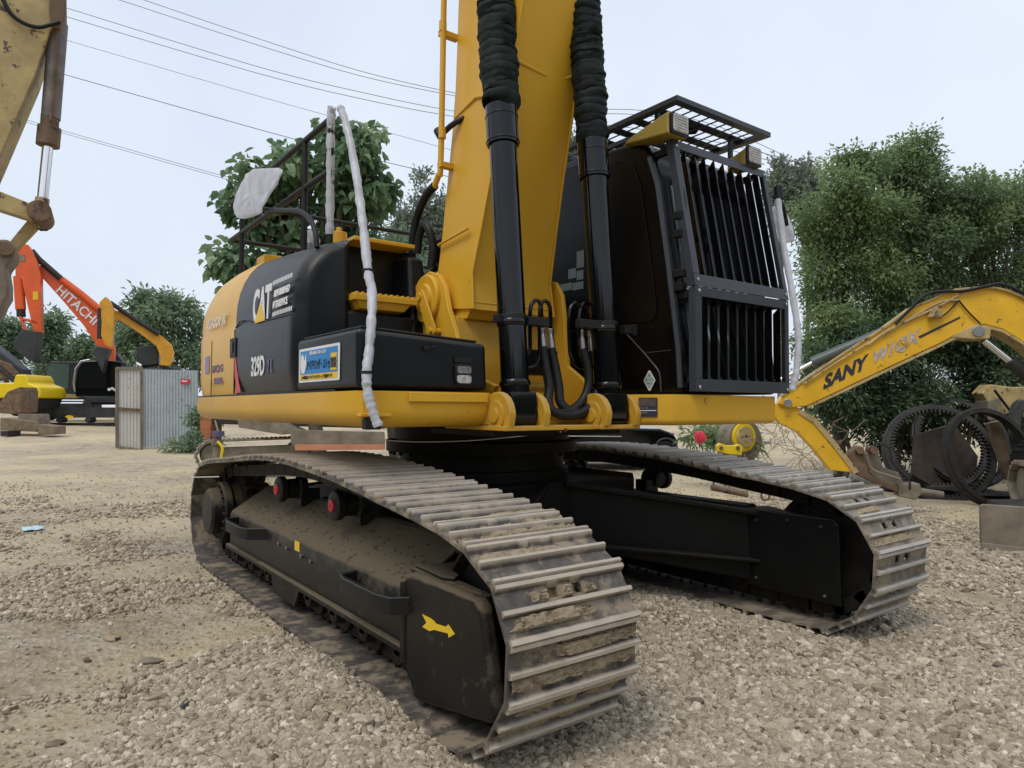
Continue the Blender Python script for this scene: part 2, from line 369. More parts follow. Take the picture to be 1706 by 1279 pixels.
def ico():
    t = (1+5**.5)/2
    V = np.array([(-1,t,0),(1,t,0),(-1,-t,0),(1,-t,0),(0,-1,t),(0,1,t),(0,-1,-t),(0,1,-t),(t,0,-1),(t,0,1),(-t,0,-1),(-t,0,1)], float)
    V /= np.linalg.norm(V[0])
    F = np.array([(0,11,5),(0,5,1),(0,1,7),(0,7,10),(0,10,11),(1,5,9),(5,11,4),(11,10,2),(10,7,6),(7,1,8),(3,9,4),(3,4,2),(3,2,6),(3,6,8),(3,8,9),(4,9,5),(2,4,11),(6,2,10),(8,6,7),(9,8,1)])
    return V, F
def randrot(n):
    q = rng.normal(size=(n, 4)); q /= np.linalg.norm(q, axis=1)[:, None]; w_, x, y, z = q.T
    return np.stack([1-2*(y*y+z*z), 2*(x*y-z*w_), 2*(x*z+y*w_), 2*(x*y+z*w_), 1-2*(x*x+z*z), 2*(y*z-x*w_), 2*(x*z-y*w_), 2*(y*z+x*w_), 1-2*(x*x+y*y)], 1).reshape(n, 3, 3)
def stone_mat():
    mt, n, b = newmat('gravel_stone'); a = n.nodes.new('ShaderNodeAttribute'); a.attribute_name = 'rnd'
    c = ramp(n, a.outputs['Fac'], [(0, (.14, .11, .075)), (.25, (.31, .26, .185)), (.7, (.475, .41, .305)), (1, (.70, .63, .51))])
    g = n.nodes.new('ShaderNodeNewGeometry'); q = noise_n(n, 90, 5, .7, vec=g.outputs['Position'])
    c = mix(n, ramp(n, q.outputs['Fac'], [(.35, g1(.55)), (.6, g1(0))]), c, (.24, .19, .13))
    n.links.new(c, b.inputs['Base Color']); b.inputs['Roughness'].default_value = .9; bump(n, b, q.outputs['Fac'], .5, .006); return mt
DIRT = [(onz(u, v, 0), su, sv, k_) for u, v, su, sv, k_ in ((150, 1075, .9, .5, 1.6), (360, 1050, .5, .3, 1.2), (330, 950, .9, .5, .7), (120, 800, 2.5, 1.6, 1.2), (300, 790, 2.5, 1.2, .8), (60, 930, .8, .5, .6), (60, 1240, .35, .25, .9), (1620, 900, 1.2, .7, .9), (1640, 1010, .6, .5, .6), (1150, 1240, .3, .2, .4))]
def dirt_at(x, y):
    t = 0
    for p, su, sv, k_ in DIRT:
        a = (x-p.x)*RV.x+(y-p.y)*RV.y; b = (x-p.x)*DV.x+(y-p.y)*DV.y; t += k_*math.exp(-(a/su)**2-(b/sv)**2)
    return t
def make_gravel():
    # sample in the wedge seen from the camera position and a little either side
    pts = []; h0 = math.atan2(DV.y, DV.x)
    n_try = 330000
    rr = np.exp(rng.uniform(math.log(1.3), math.log(16), n_try)); aa = h0+rng.uniform(-.86, .86, n_try)
    X = CAM.x+rr*np.cos(aa); Y = CAM.y+rr*np.sin(aa)
    keep = []; S = []
    for i in range(n_try):
        x, y, r = X[i], Y[i], rr[i]
        if abs(x) < 2.12 and .985 < abs(y) < 1.61: continue
        nn = noise.noise(Vector((x*.55+3, y*.55, 2)))+.6*noise.noise(Vector((x*1.7, y*1.7, 4)))
        bank = math.exp(-((x-1.3)/1.3)**2-((y+2.0)/.5)**2)+math.exp(-((x-1.2)/1.3)**2-((y-.2)/.8)**2)+math.exp(-((x-3.2)/1.2)**2-((y+.6)/1.0)**2)
        dens = .62+1.5*nn+bank*1.0+(.35 if x > 1.2 else 0)-dirt_at(x, y)
        if r > 6: dens *= max(.25, 1-(r-6)*.12)
        if rng.random() < max(.05, min(1, dens)):
            keep.append(i); S.append(1.0 if dens > .35 else .6)
    keep = np.array(keep); S = np.array(S); n = len(keep)
    x, y, r = X[keep], Y[keep], rr[keep]
    size = (.0078+.0145*rng.random(n)**2.2)*S*np.clip(.92+r*.045, 1, 1.7)
    big = rng.random(n) < .012; size[big] *= 1.8
    V0, F0 = ico(); T = V0[None]*(.72+.5*rng.random((n, 12)))[..., None]
    T[..., 0] *= 1.28; T[..., 2] *= .8
    Rm = randrot(n); T = np.einsum('nij,nkj->nki', Rm, T); T[..., 2] *= .8
    T *= size[:, None, None]
    z = np.array([gh(a, b_) for a, b_ in zip(x, y)])+size*.35
    T += np.stack([x, y, z], 1)[:, None, :]
    F = (F0[None]+12*np.arange(n)[:, None, None]).reshape(-1, 3)
    o = mesh_np('gravel', T.reshape(-1, 3), F, stone_mat(), rnd=np.repeat(np.clip(rng.normal(.5, .24, n), 0, 1), 20))
    o['kind'] = 'stuff'; o['label'] = 'loose pale beige crushed stone scattered over the yard'; o['category'] = 'gravel'
    print('gravel', n)
make_gravel()
# ================================================================== the main excavator
EX = thing('excavator', 'large yellow and black tracked excavator with barred cab guard, filling the middle of the yard', 'excavator', (0, 0, 0))
# ---- tracks
PROF = [(-1.9, 0), (-1.2, 0), (-.5, 0), (.3, 0), (1.1, 0), (1.7, 0), (2.05, .0), (2.24, .05), (2.37, .165), (2.445, .28), (2.483, .40), (2.485, .52), (2.45, .63), (2.39, .72),
        (2.29, .80), (2.16, .855), (1.98, .895), (1.75, .925), (1.45, .955), (.92, 1.01), (.1, 1.055), (-.5, 1.045), (-1.2, .985), (-1.75, .94), (-2.04, .905),
        (-2.25, .83), (-2.38, .71), (-2.45, .55), (-2.455, .40), (-2.40, .22), (-2.28, .08), (-2.1, .01)]
def track_samples(n=48, phase=0.0):
    P = smooth_path([(x, 0, z) for x, z in PROF]+[(PROF[0][0], 0, PROF[0][1])], 8)
    L = [0]
    for a, b in zip(P, P[1:]): L.append(L[-1]+(b-a).length)
    tot = L[-1]
    def pos(s_):
        s_ %= tot
        import bisect
        i = max(0, bisect.bisect_right(L, s_)-1); i = min(i, len(P)-2); t = (s_-L[i])/max(1e-9, L[i+1]-L[i]); return P[i].lerp(P[i+1], t)
    res = []; pt = tot/n
    for k in range(n):
        a = pos(k*pt+phase-pt*.47); b = pos(k*pt+phase+pt*.47); t = (b-a).normalized(); nrm = Vector((t.z, 0, -t.x))
        res.append(((a+b)/2, t, nrm))
    return res, pt
SAMP, PITCH = track_samples(48, .07)
def shoe_mesh():
    mb = MB(); h = PITCH/2+.004; t0, t1 = -.012, 0.0
    def prof(holes):
        g = [(-h, t0), (-h, t1), (-h+.006, .030), (-h+.021, .030), (-h+.036, t1+.001)]
        g += [(-.017, t1+.001), (-.007, .030), (.007, .030), (.017, t1+.001)]
        if holes: return [g+[(.026, t1), (.026, t0)], [(.064, t0), (.064, t1), (h-.030, .026), (h-.016, .026), (h-.004, t1), (h-.004, t0)]]
        return [g+[(h-.044, t1+.001), (h-.030, .027), (h-.016, .027), (h-.003, -.004), (h-.003, t0)]]
    for y0, y1, ho in ((-.32, -.085, 0), (-.085, -.035, 1), (-.035, .03, 0), (.03, .08, 1), (.08, .32, 0)):
        for pl in prof(ho):
            mb.pxz(pl, y0, y1)
    return mb
def link_mesh(mb, p, t, nn, yc):
    rot = Matrix((t, Vector((0, 1, 0)), nn)).transposed()
    for s_ in (-.085, .085):
        mb.box(p+Vector((0, yc+s_, 0))-nn*.085, (PITCH*1.05, .035, .085), rot)
        mb.cyl(p+Vector((0, yc-.1, 0))-nn*.09+t*PITCH*.5, p+Vector((0, yc+.1, 0))-nn*.09+t*PITCH*.5, .032, n=8)
    for sx in (-.045, .045):
        for s_ in (-.085, .085): mb.cyl(p+Vector((0, yc+s_, 0))-nn*.03+t*sx, p+Vector((0, yc+s_, 0))-nn*.004+t*sx, .014, n=6)
def jitter_lump(mb, c, sx, sy, sz, rot, seed):
    n = 9; vs = []; r = random.Random(seed)
    for i in range(6):
        ph = math.pi*i/5
        for j in range(n):
            th = 2*math.pi*j/n; q = Vector((math.sin(ph)*math.cos(th), math.sin(ph)*math.sin(th), math.cos(ph)))
            k = .75+.5*r.random(); vs.append(c+rot @ Vector((q.x*sx*k, q.y*sy*k, q.z*sz*k)))
    mb.add(vs, [(i*n+j, (i+1)*n+j, (i+1)*n+(j+1) % n, i*n+(j+1) % n) for i in range(5) for j in range(n)])
proto = None
for side, yc, mat_ in ((0, -1.295, TRK), (1, 1.295, TRKF)):
    cm = MB()
    for (p, t, nn) in SAMP: link_mesh(cm, p-nn*.03, t, nn, yc)
    ch = cm.build('track', CHN, EX)
    ch['label'] = 'muddy steel track nearest the viewer' if side == 0 else 'pale dusty steel track under the cab'
    pm = None
    for k, (p, t, nn) in enumerate(SAMP):
        if pm is None:
            pm = shoe_mesh().build('track_shoe', mat_, ch, ang=30); o = pm
        else:
            o = pm.copy(); scene.collection.objects.link(o)
        o.parent = ch
        rot = Matrix((t, Vector((0, 1, 0)), nn)).transposed().to_4x4()
        rot = rot @ Matrix.Rotation(R_(random.uniform(-1.2, 1.2)), 4, 'Y')
        rot.translation = p+Vector((0, yc, 0))-nn*.028
        o.matrix_local = rot
    md = MB(); r_ = random.Random(3+side)
    for k, (p, t, nn) in enumerate(SAMP):
        rot = Matrix((t, Vector((0, 1, 0)), nn)).transposed(); pz = p-nn*.028+Vector((0, yc, 0))
        if nn.z < -.75: continue
        front = nn.x > .15
        lvl = (r_.choice([.35, .7, 1, 1, 1.2, 1.3]) if front else r_.choice([0, 0, 0, .3, .6, .8])) if side == 0 else (r_.choice([0, .3, .5, .7]) if front else r_.choice([0, 0, .3]))
        if lvl == 0: continue
        for (v0, v1) in ((-.068, -.018), (.018, .066)):
            if r_.random() < .25: continue
            cy = r_.uniform(-.14, .16); wy = r_.uniform(.14, .36)*lvl**.5; nu, nv = 64, 9; base_ = len(md.v)
            for a_ in range(nu):
                for b_ in range(nv):
                    yy_ = -.305+.61*a_/(nu-1); vx = v0+(v1-v0)*b_/(nv-1); q0 = Vector((yy_*13, vx*13, k*3.1+side*50))
                    e = 1-((yy_-cy)/wy)**2; nzv = noise.noise(q0)*1.0+noise.noise(q0*3.3)*.7+noise.noise(q0*9)*.7
                    hh = .009+.022*lvl*max(-1, min(.9, e*.8+nzv*.85)); edge = min(b_, nv-1-b_)/(nv-1)*2; hh = hh-.014+.008*nzv*.5 if edge == 0 and hh > 0 else hh
                    if abs(abs(yy_)-.057) < .03 and v0 > 0 and k % 2: hh = -.02
                    md.v.append(pz+t*vx+Vector((0, yy_, 0))+nn*min(.031, hh-.006))
            for a_ in range(nu-1):
                for b_ in range(nv-1): md.f.append((base_+a_*nv+b_, base_+(a_+1)*nv+b_, base_+(a_+1)*nv+b_+1, base_+a_*nv+b_+1)); md.m.append(0)
    mo = md.build('dried_mud', MUD, ch, ang=25); mo['kind'] = 'stuff'
    # ---- track frame
    sg = -1 if side == 0 else 1
    def Y(a): return yc+sg*a                     # a = distance outwards from the track's middle
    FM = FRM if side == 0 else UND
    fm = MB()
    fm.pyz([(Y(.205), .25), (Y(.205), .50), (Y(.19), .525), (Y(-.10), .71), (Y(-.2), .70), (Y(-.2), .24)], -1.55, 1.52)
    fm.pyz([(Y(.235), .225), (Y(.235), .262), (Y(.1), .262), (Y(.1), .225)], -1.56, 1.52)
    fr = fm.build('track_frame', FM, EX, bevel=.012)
    if side == 0:
        for x0 in (-1.30, .93):
            st = MB()
            pth = [(x0, Y(.205), .50), (x0+.03, Y(.31), .50), (x0+.13, Y(.335), .50), (x0+.50, Y(.335), .50), (x0+.60, Y(.31), .505), (x0+.66, Y(.205), .51)]
            inn = [(x0+.012, Y(.205)), (x0+.04, Y(.30)), (x0+.135, Y(.325)), (x0+.495, Y(.325)), (x0+.59, Y(.30)), (x0+.648, Y(.205))]
            st.pxy([(q[0], q[1]) for q in pth]+inn[::-1], .425, .50)
            for i in range(13): st.prism([(x0+.13+i*.028, Y(.335), .50), (x0+.151+i*.028, Y(.335), .50), (x0+.14+i*.028, Y(.335), .515)], (0, .008, 0))
            st_o = st.build('step', SAT, fr)
            rm = MB(); rm.tube([(q[0], q[1], .502) for q in pth], .004, 6); rm.build('worn_rim', GRD, fr)
        bt = MB()
        for x, z in ((-.30, .455), (-.14, .45), (.13, .445), (.29, .44)): bt.cyl((x, Y(.203), z), (x, Y(.222), z), .014, n=8)
        bt.build('bolt', STL, fr)
        q = MB(); q.box((.03, Y(.2075), .487), (.085, .003, .06)); q.build('marker_plate', SGY, fr)
        q = MB()
        rr_ = random.Random(5)
        for i in range(150):
            x = rr_.uniform(-1.4, 1.4); a = rr_.uniform(-.08, .17); z = .525+(.19-a)/.29*.185
            jitter_lump(q, Vector((x, Y(a), z)), .007*rr_.uniform(.4, 2), .007, .005, Matrix.Identity(3), i)
        q.build('dirt_crumbs', DRT, fr)['kind'] = 'stuff'
    # front guard box round the idler
    fg = MB()
    sidep = [(1.50, .56), (1.53, .605), (1.60, .62), (2.11, .62), (2.16, .59), (2.18, .52), (2.265, .19), (2.20, .155), (1.62, .05), (1.52, .20)]
    
    fg.pxy([(1.50, Y(.19)), (2.12, Y(.19)), (2.12, Y(.15)), (1.84, Y(.13)), (1.70, Y(.05)), (1.62, Y(-.12)), (1.50, Y(-.22))], .595, .622)
    if False: fg.hexa([(2.232, Y(.234), .172), (2.236, Y(.17), .172), (2.256, Y(.17), .172), (2.262, Y(.234), .172), (2.135, Y(.234), .575), (2.140, Y(.17), .575), (2.160, Y(.17), .575), (2.165, Y(.234), .575)])
    fg.pxz([(1.495, .565), (1.50, .20), (1.545, .19), (1.545, .58)], Y(.245), Y(.2))
    fg.pxz([(1.53, .18), (1.53, .66), (1.57, .69), (2.15, .69), (2.19, .66), (2.20, .17)], Y(-.205), Y(-.235))
    fg.pxy([(1.53, Y(-.235)), (2.17, Y(-.235)), (2.13, Y(-.15)), (1.80, Y(-.13)), (1.62, Y(-.02)), (1.53, Y(-.02))], .668, .692)
    fg.build('idler_guard', FM, EX, bevel=.010, seg=3)
    gs = MB(); gs.pxz(sidep, Y(.236), Y(.165)); gs.build('idler_guard_side', FM, EX, bevel=.032, seg=5)
    if side == 0:
        lp = MB(); lp.pxy([(1.53, Y(.18)), (1.80, Y(.20)), (1.86, Y(.17)), (1.82, Y(.12)), (1.62, Y(.07)), (1.54, Y(.10))], .6235, .638)
        lp.build('lip_plate', FRM, EX, bevel=.005)
        ar = MB(); ya = Y(.2365)
        AP = [ony(u, v, ya) for u, v in ((704, 1023), (718, 1030), (724, 1035), (727, 1039), (744, 1044), (747, 1040), (758, 1056), (748, 1062), (747, 1055), (724, 1049), (716, 1051), (704, 1044), (711, 1037))]
        ar.prism([tuple(q) for q in AP], (0, sg*.002, 0))
        ar.build('direction_arrow', SGY, EX)
    if side == 1:
        bt = MB()
        for x, z in ((1.62, .62), (2.08, .64), (2.1, .22), (1.62, .24), (1.85, .65)): bt.cyl((x, Y(-.234), z), (x, Y(-.246), z), .009, n=8)
        bt.build('bolt', STL, EX)
    idl = MB(); idl.lathe([(.06, -.13), (.10, -.13), (.10, -.06), (.30, -.05), (.33, -.09), (.345, -.09), (.345, -.03), (.375, -.03), (.375, .03), (.345, .03), (.345, .09), (.33, .09), (.30, .05), (.10, .06), (.10, .13), (.06, .13)], (2.0, yc, .46), (0, 1, 0), 40)
    idl.build('idler_wheel', CHN, EX)
    for x in (-.52, .48):
        cr = MB(); cr.lathe([(.03, -.10), (.085, -.10), (.09, -.05), (.07, -.04), (.07, .04), (.09, .05), (.09, .09), (.075, .10), (.03, .10)], (x, Y(.06), .79), (0, sg, 0), 24)
        cr.box((x, Y(-.06), .73), (.12, .14, .12))
        ro = cr.build('carrier_roller', RUB, EX, bevel=.004)
        cp = MB(); cp.lathe([(.036, .10), (.036, .112), (.028, .116), (.012, .116), (.012, .110)], (x, Y(.06), .79), (0, sg, 0), 16); cp.build('roller_cap', REDC, ro)
    for i in range(8):
        x = -1.42+i*.40
        lr = MB(); lr.lathe([(.04, -.16), (.06, -.16), (.06, -.13), (.105, -.13), (.105, -.10), (.085, -.09), (.085, .09), (.105, .10), (.105, .13), (.06, .135), (.05, .19), (.03, .195)], (x, yc, .185), (0, sg, 0), 20)
        lr.box((x, Y(.17), .215), (.13, .05, .07)); lr.build('track_roller', CHN, EX)
    tg = MB()
    for x0 in (-.25,):
        tg.prism([(x0-.25, Y(.21), .25), (x0+.35, Y(.21), .25), (x0+.25, Y(.21), .10), (x0-.15, Y(.21), .10)], (0, -sg*.02, 0))
    tg.build('track_guide', FM, EX)
    fd = MB(); c = (-1.98, yc, .47)
    fd.lathe([(.02, .29), (.17, .285), (.195, .265), (.20, .20), (.235, .195), (.25, .18), (.25, .13), (.22, .10), (.22, -.22), (.1, -.25)], c, (0, sg, 0), 40)
    for i in range(20):
        a = 2*math.pi*i/20; fd.cyl((c[0]+.225*math.cos(a), Y(.195), c[2]+.225*math.sin(a)), (c[0]+.225*math.cos(a), Y(.212), c[2]+.225*math.sin(a)), .012, n=6)
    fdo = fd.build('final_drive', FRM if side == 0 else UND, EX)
    sp = MB()
    pl = []
    for i in range(21*4):
        a = 2*math.pi*i/84; r = .36 if i % 4 in (0, 1) else .31; pl.append((c[0]+r*math.cos(a), c[2]+r*math.sin(a)))
    sp.pxz(pl, yc-.035, yc+.035); sp.build('sprocket', CHN, EX)
# ---- cross frame, bearing
cf = MB()
cf.pxy([(-.8, -.75), (-.55, -1.0), (.55, -1.0), (.8, -.75), (.8, .75), (.55, 1.0), (-.55, 1.0), (-.8, .75)], .50, .86)
for sx in (1, -1):
    for sy in (1, -1):
        p = [(sx*.10, sy*.45, .42), (sx*.75, sy*.10, .42), (sx*1.62, sy*1.12, .20), (sx*.85, sy*1.12, .20), (sx*.10, sy*.45, .86), (sx*.78, sy*.10, .86), (sx*1.60, sy*1.12, .66), (sx*.80, sy*1.12, .66)]
        cf.hexa(p)
        cf.hexa([(sx*.78, sy*.08, .835), (sx*.82, sy*.06, .835), (sx*1.66, sy*1.10, .64), (sx*1.6, sy*1.14, .64), (sx*.78, sy*.08, .875), (sx*.82, sy*.06, .875), (sx*1.66, sy*1.10, .675), (sx*1.6, sy*1.14, .675)])
        cf.hexa([(sx*.76, sy*.08, .44), (sx*.84, sy*.04, .44), (sx*1.68, sy*1.10, .33), (sx*1.6, sy*1.14, .33), (sx*.76, sy*.08, .47), (sx*.84, sy*.04, .47), (sx*1.68, sy*1.10, .355), (sx*1.6, sy*1.14, .355)])
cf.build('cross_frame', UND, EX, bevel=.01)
sb = MB(); sb.lathe([(.50, .86), (.66, .86), (.66, .93), (.62, .935), (.62, 1.05), (.72, 1.055), (.72, 1.13), (.66, 1.14), (.66, 1.24), (.4, 1.24)], (0, -.07, 0), (0, 0, 1), 64)
for i in range(36):
    a = 2*math.pi*i/36; sb.cyl((.69*math.cos(a), -.07+.69*math.sin(a), 1.03), (.69*math.cos(a), -.07+.69*math.sin(a), 1.06), .014, n=6)
sb.build('swing_bearing', UND, EX)
un = MB(); un.box((-.75, -.08, 1.262), (2.2, 2.0, .03)); un.box((.85, -.3, 1.22), (.7, 1.0, .03)); un.build('belly_plate', UND, EX)
# ---- deck (revolving frame)
def band(poly, inset=.10, z0=1.262, z1=1.455, n=6, closed=False):
    """upright skirt whose lower edge curls under; poly = list of (x,y), outward on the right hand side"""
    mb = MB(); prof = [(0, z1), (0, z1-.005)]
    for i in range(n+1):
        a = R_(90*i/n); prof.append((inset*(1-math.cos(a)), z0+inset*.95*(1-math.sin(a))))
    prof.append((inset+.3, z0))
    P = [Vector((x, y, 0)) for x, y in poly]; N_ = []
    for i in range(len(P)):
        a = (P[i]-P[i-1]).normalized() if i > 0 else None; b = (P[i+1]-P[i]).normalized() if i < len(P)-1 else None
        if a is None: t = b; k = 1
        elif b is None: t = a; k = 1
        else: t = (a+b).normalized(); k = 1/max(.5, t.dot(a))
        N_.append(Vector((-t.y, t.x, 0))*k)
    for i in range(len(P)):
        for (d, z) in prof: mb.v.append(P[i]+N_[i]*d+Vector((0, 0, z)))
    m_ = len(prof)
    for i in range(len(P)-1):
        for j in range(m_-1): mb.f.append((i*m_+j, (i+1)*m_+j, (i+1)*m_+j+1, i*m_+j+1)); mb.m.append(0)
    for i in (0, len(P)-1): mb.f.append(tuple(i*m_+j for j in range(m_))); mb.m.append(0)
    return mb
XR, YS, YL = 1.135, -1.58, 1.44
rear = [(-2.35, YL), (-2.55, YL-.1), (-2.68, YL-.35), (-2.78, .5), (-2.82, -.07), (-2.78, -.65), (-2.68, YS+.32), (-2.56, YS+.09), (-2.40, YS)]
rb = band(rear+[(-1.5, YS), (-.5, YS), (.6, YS), (XR-.06, YS), (XR-.015, YS+.02), (XR, YS+.07), (XR, -1.2), (XR, -.83), (XR-.01, -.775)], .10)
deck = rb.build('deck', YEL, EX, ang=40)
lb = band([(1.2, .14), (1.35, .16), (1.54, .285), (1.56, .32), (1.56, 1.0), (1.555, YL-.05), (1.5, YL), (.5, YL), (-1.0, YL), (-2.35, YL)], .04)
lb.build('deck_skirt', YEL, EX, ang=30)
dk = MB()
dk.pxy([(-2.4, YS+.04), (XR-.04, YS+.04), (XR-.04, -.8), (.6, -.8), (.6, .2), (1.2, .2), (1.5, .36), (1.5, YL-.04), (-2.4, YL-.04)], 1.30, 1.452)
dk.build('deck_plate', YDK, EX)
lp = MB(); lp.prism([(XR+.002, -1.31, 1.45), (XR+.022, -1.31, 1.45), (XR+.022, -1.31, 1.40), (XR+.002, -1.31, 1.395)], (0, .50, 0)); lp.build('front_lip', YEL, EX, bevel=.004)
# centre front: cross beam, base flange, cylinder lugs, boom brackets
cb = MB()
cb.pxz([(.6, 1.27), (.6, 1.34), (1.10, 1.34), (1.16, 1.30), (1.16, 1.27)], -.80, .22)
cb.box((1.0, -.29, 1.253), (.64, 1.04, .028)); cb.box((1.13, -.30, 1.30), (.05, .52, .10))
for yc_, xc_ in ((-.64, 0), (.035, .07)):
    for dy in (-.125, .125):
        pl = [(1.02, 1.26), (1.32+xc_, 1.26), (1.335+xc_, 1.33)]+[(1.20+xc_+.135*math.cos(R_(a)), 1.325+.135*math.sin(R_(a))) for a in range(10, 175, 18)]+[(1.05, 1.30)]
        cb.pxz(pl, yc_+dy-.022, yc_+dy+.022)
    cb.cyl((1.20+xc_, yc_-.17, 1.325), (1.20+xc_, yc_+.17, 1.325), .045, n=20)
    cb.cyl((1.20+xc_, yc_-.158, 1.325), (1.20+xc_, yc_+.158, 1.325), .085, n=24)
cb.box((1.3, .035, 1.2535), (.15, .34, .026))
cb.build('boom_mount', YDK, EX, bevel=.005)
for y0, nm in ((-.70, 0), (.10, 1)):
    br = MB()
    pr = [(.02, 1.45), (.03, 2.06), (.07, 2.18), (.16, 2.27), (.28, 2.30), (.40, 2.26), (.48, 2.17), (.53, 2.02), (.62, 1.86), (.70, 1.66), (.86, 1.56), (1.07, 1.50), (.93, 1.33), (.85, 1.27), (.2, 1.27)]
    if nm: pr = [(.02, 1.45), (.10, 2.0), (.40, 2.20), (.55, 2.28), (.66, 2.26), (.73, 2.16), (.76, 1.98), (.79, 1.66), (.92, 1.58), (1.02, 1.50), (.90, 1.33), (.80, 1.27), (.2, 1.27)]
    br.pxz(pr, y0, y0+.035); bo = br.build('boom_bracket', YEL, EX, bevel=.006)
    bb = MB(); s_ = -1 if nm == 0 else 1; y1 = y0 if nm == 0 else y0+.035
    cc = (.27, y1, 2.11)
    bb.lathe([(.165, 0), (.165, .025), (.155, .032), (.10, .032), (.095, .05), (.02, .05)], cc, (0, s_, 0), 36)
    bb.pxz([(.23, 2.13), (.25, 2.165), (.29, 2.17), (.32, 2.14), (.47, 1.90), (.47, 1.86), (.42, 1.83), (.38, 1.85)], y1+s_*.052, y1+s_*.068)
    bb.cyl((.27, y1, 2.12), (.27, y1+s_*.082, 2.12), .03, n=12); bb.cyl((.43, y1, 1.875), (.43, y1+s_*.088, 1.875), .022, n=6)
    bb.build('pin_retainer', YEL, bo, bevel=.004)
# ---- boom
BW = [(2.05, .66, .24, .70), (2.28, .64, .27, .67), (2.6, .60, .305, .755), (2.94, .57, .34, .845), (3.25, .545, .375, .935), (3.56, .52, .395, 1.025), (3.85, .51, .405, 1.105), (4.2, .50, .415, 1.20), (4.7, .50, .46, 1.34), (5.2, .50, .58, 1.52), (5.7, .5, .80, 1.72), (6.1, .5, 1.15, 1.95), (6.35, .5, 1.6, 2.2)]
bm = MB(); yc_ = -.285
def bsec(z, w_, xb, xf):
    h = w_/2; return [(xb, yc_-h, z), (xf, yc_-h, z-.05), (xf, yc_+h, z-.05), (xb, yc_+h, z)]
vs = []
for s_ in BW: vs += bsec(*s_)
fs = []
for i in range(len(BW)-1):
    for j in range(4): fs.append((i*4+j, i*4+(j+1) % 4, (i+1)*4+(j+1) % 4, (i+1)*4+j))
fs += [(3, 2, 1, 0), tuple(len(vs)-4+j for j in range(4))]
bm.add(vs, fs)
# side plates stand proud of the face plates
for sy in (-1, 1):
    for i in range(len(BW)-1):
        a, b = BW[i], BW[i+1]; ya, yb = yc_+sy*a[1]/2, yc_+sy*b[1]/2; e = sy*.012
        bm.hexa([(a[2]-.02, ya, a[0]), (a[3]+.018, ya, a[0]-.05), (b[3]+.018, yb, b[0]-.05), (b[2]-.02, yb, b[0]), (a[2]-.02, ya+e, a[0]), (a[3]+.018, ya+e, a[0]-.05), (b[3]+.018, yb+e, b[0]-.05), (b[2]-.02, yb+e, b[0])])
bm.hexa([(.18, -.61, 1.95), (.62, -.61, 1.95), (.62, .04, 1.95), (.18, .04, 1.95), (.24, -.61, 2.2), (.70, -.61, 2.05), (.70, .04, 2.05), (.24, .04, 2.2)])
bm.cyl((.27, -.665, 2.10), (.27, .095, 2.10), .15, n=32)
boom = bm.build('boom', YEL, EX, bevel=.004, ang=25)
wl = MB()
wl.tube([(1.045, -.04, 3.555), (.99, -.19, 3.49), (.985, -.36, 3.49), (1.035, -.52, 3.545)][:2]+[(1.015, -.285, 3.50), (1.03, -.53, 3.52)], .013, 8)
wl.build('weld_bead', YEL, boom); wl = MB()
wl.tube([(.385, -.562, 3.36), (.65, -.568, 3.41), (.95, -.568, 3.33)], .011, 8)
wl.build('weld_bead', YEL, boom); wl = MB()
wl.tube([(.28, -.63, 2.49), (.66, -.63, 2.53)], .009, 8)
wl.build('weld_bead', YEL, boom)
bx_ = MB(); bx_.box((.9, -.3, 1.66), (.14, .34, .16)); bx_.build('swivel_block', SAT, EX, bevel=.01)
bw_ = MB(); bw_.pxz([(.56, 1.3), (.66, 1.3), (.66, 1.62), (.58, 1.96), (.50, 1.98)], -.66, .10); bw_.build('centre_wall', YDK, EX)
rd = MB(); rd.cyl((.95, -.5, 1.50), (.95, -.16, 1.50), .028, n=16); rd.build('cross_tube', YDK, EX)
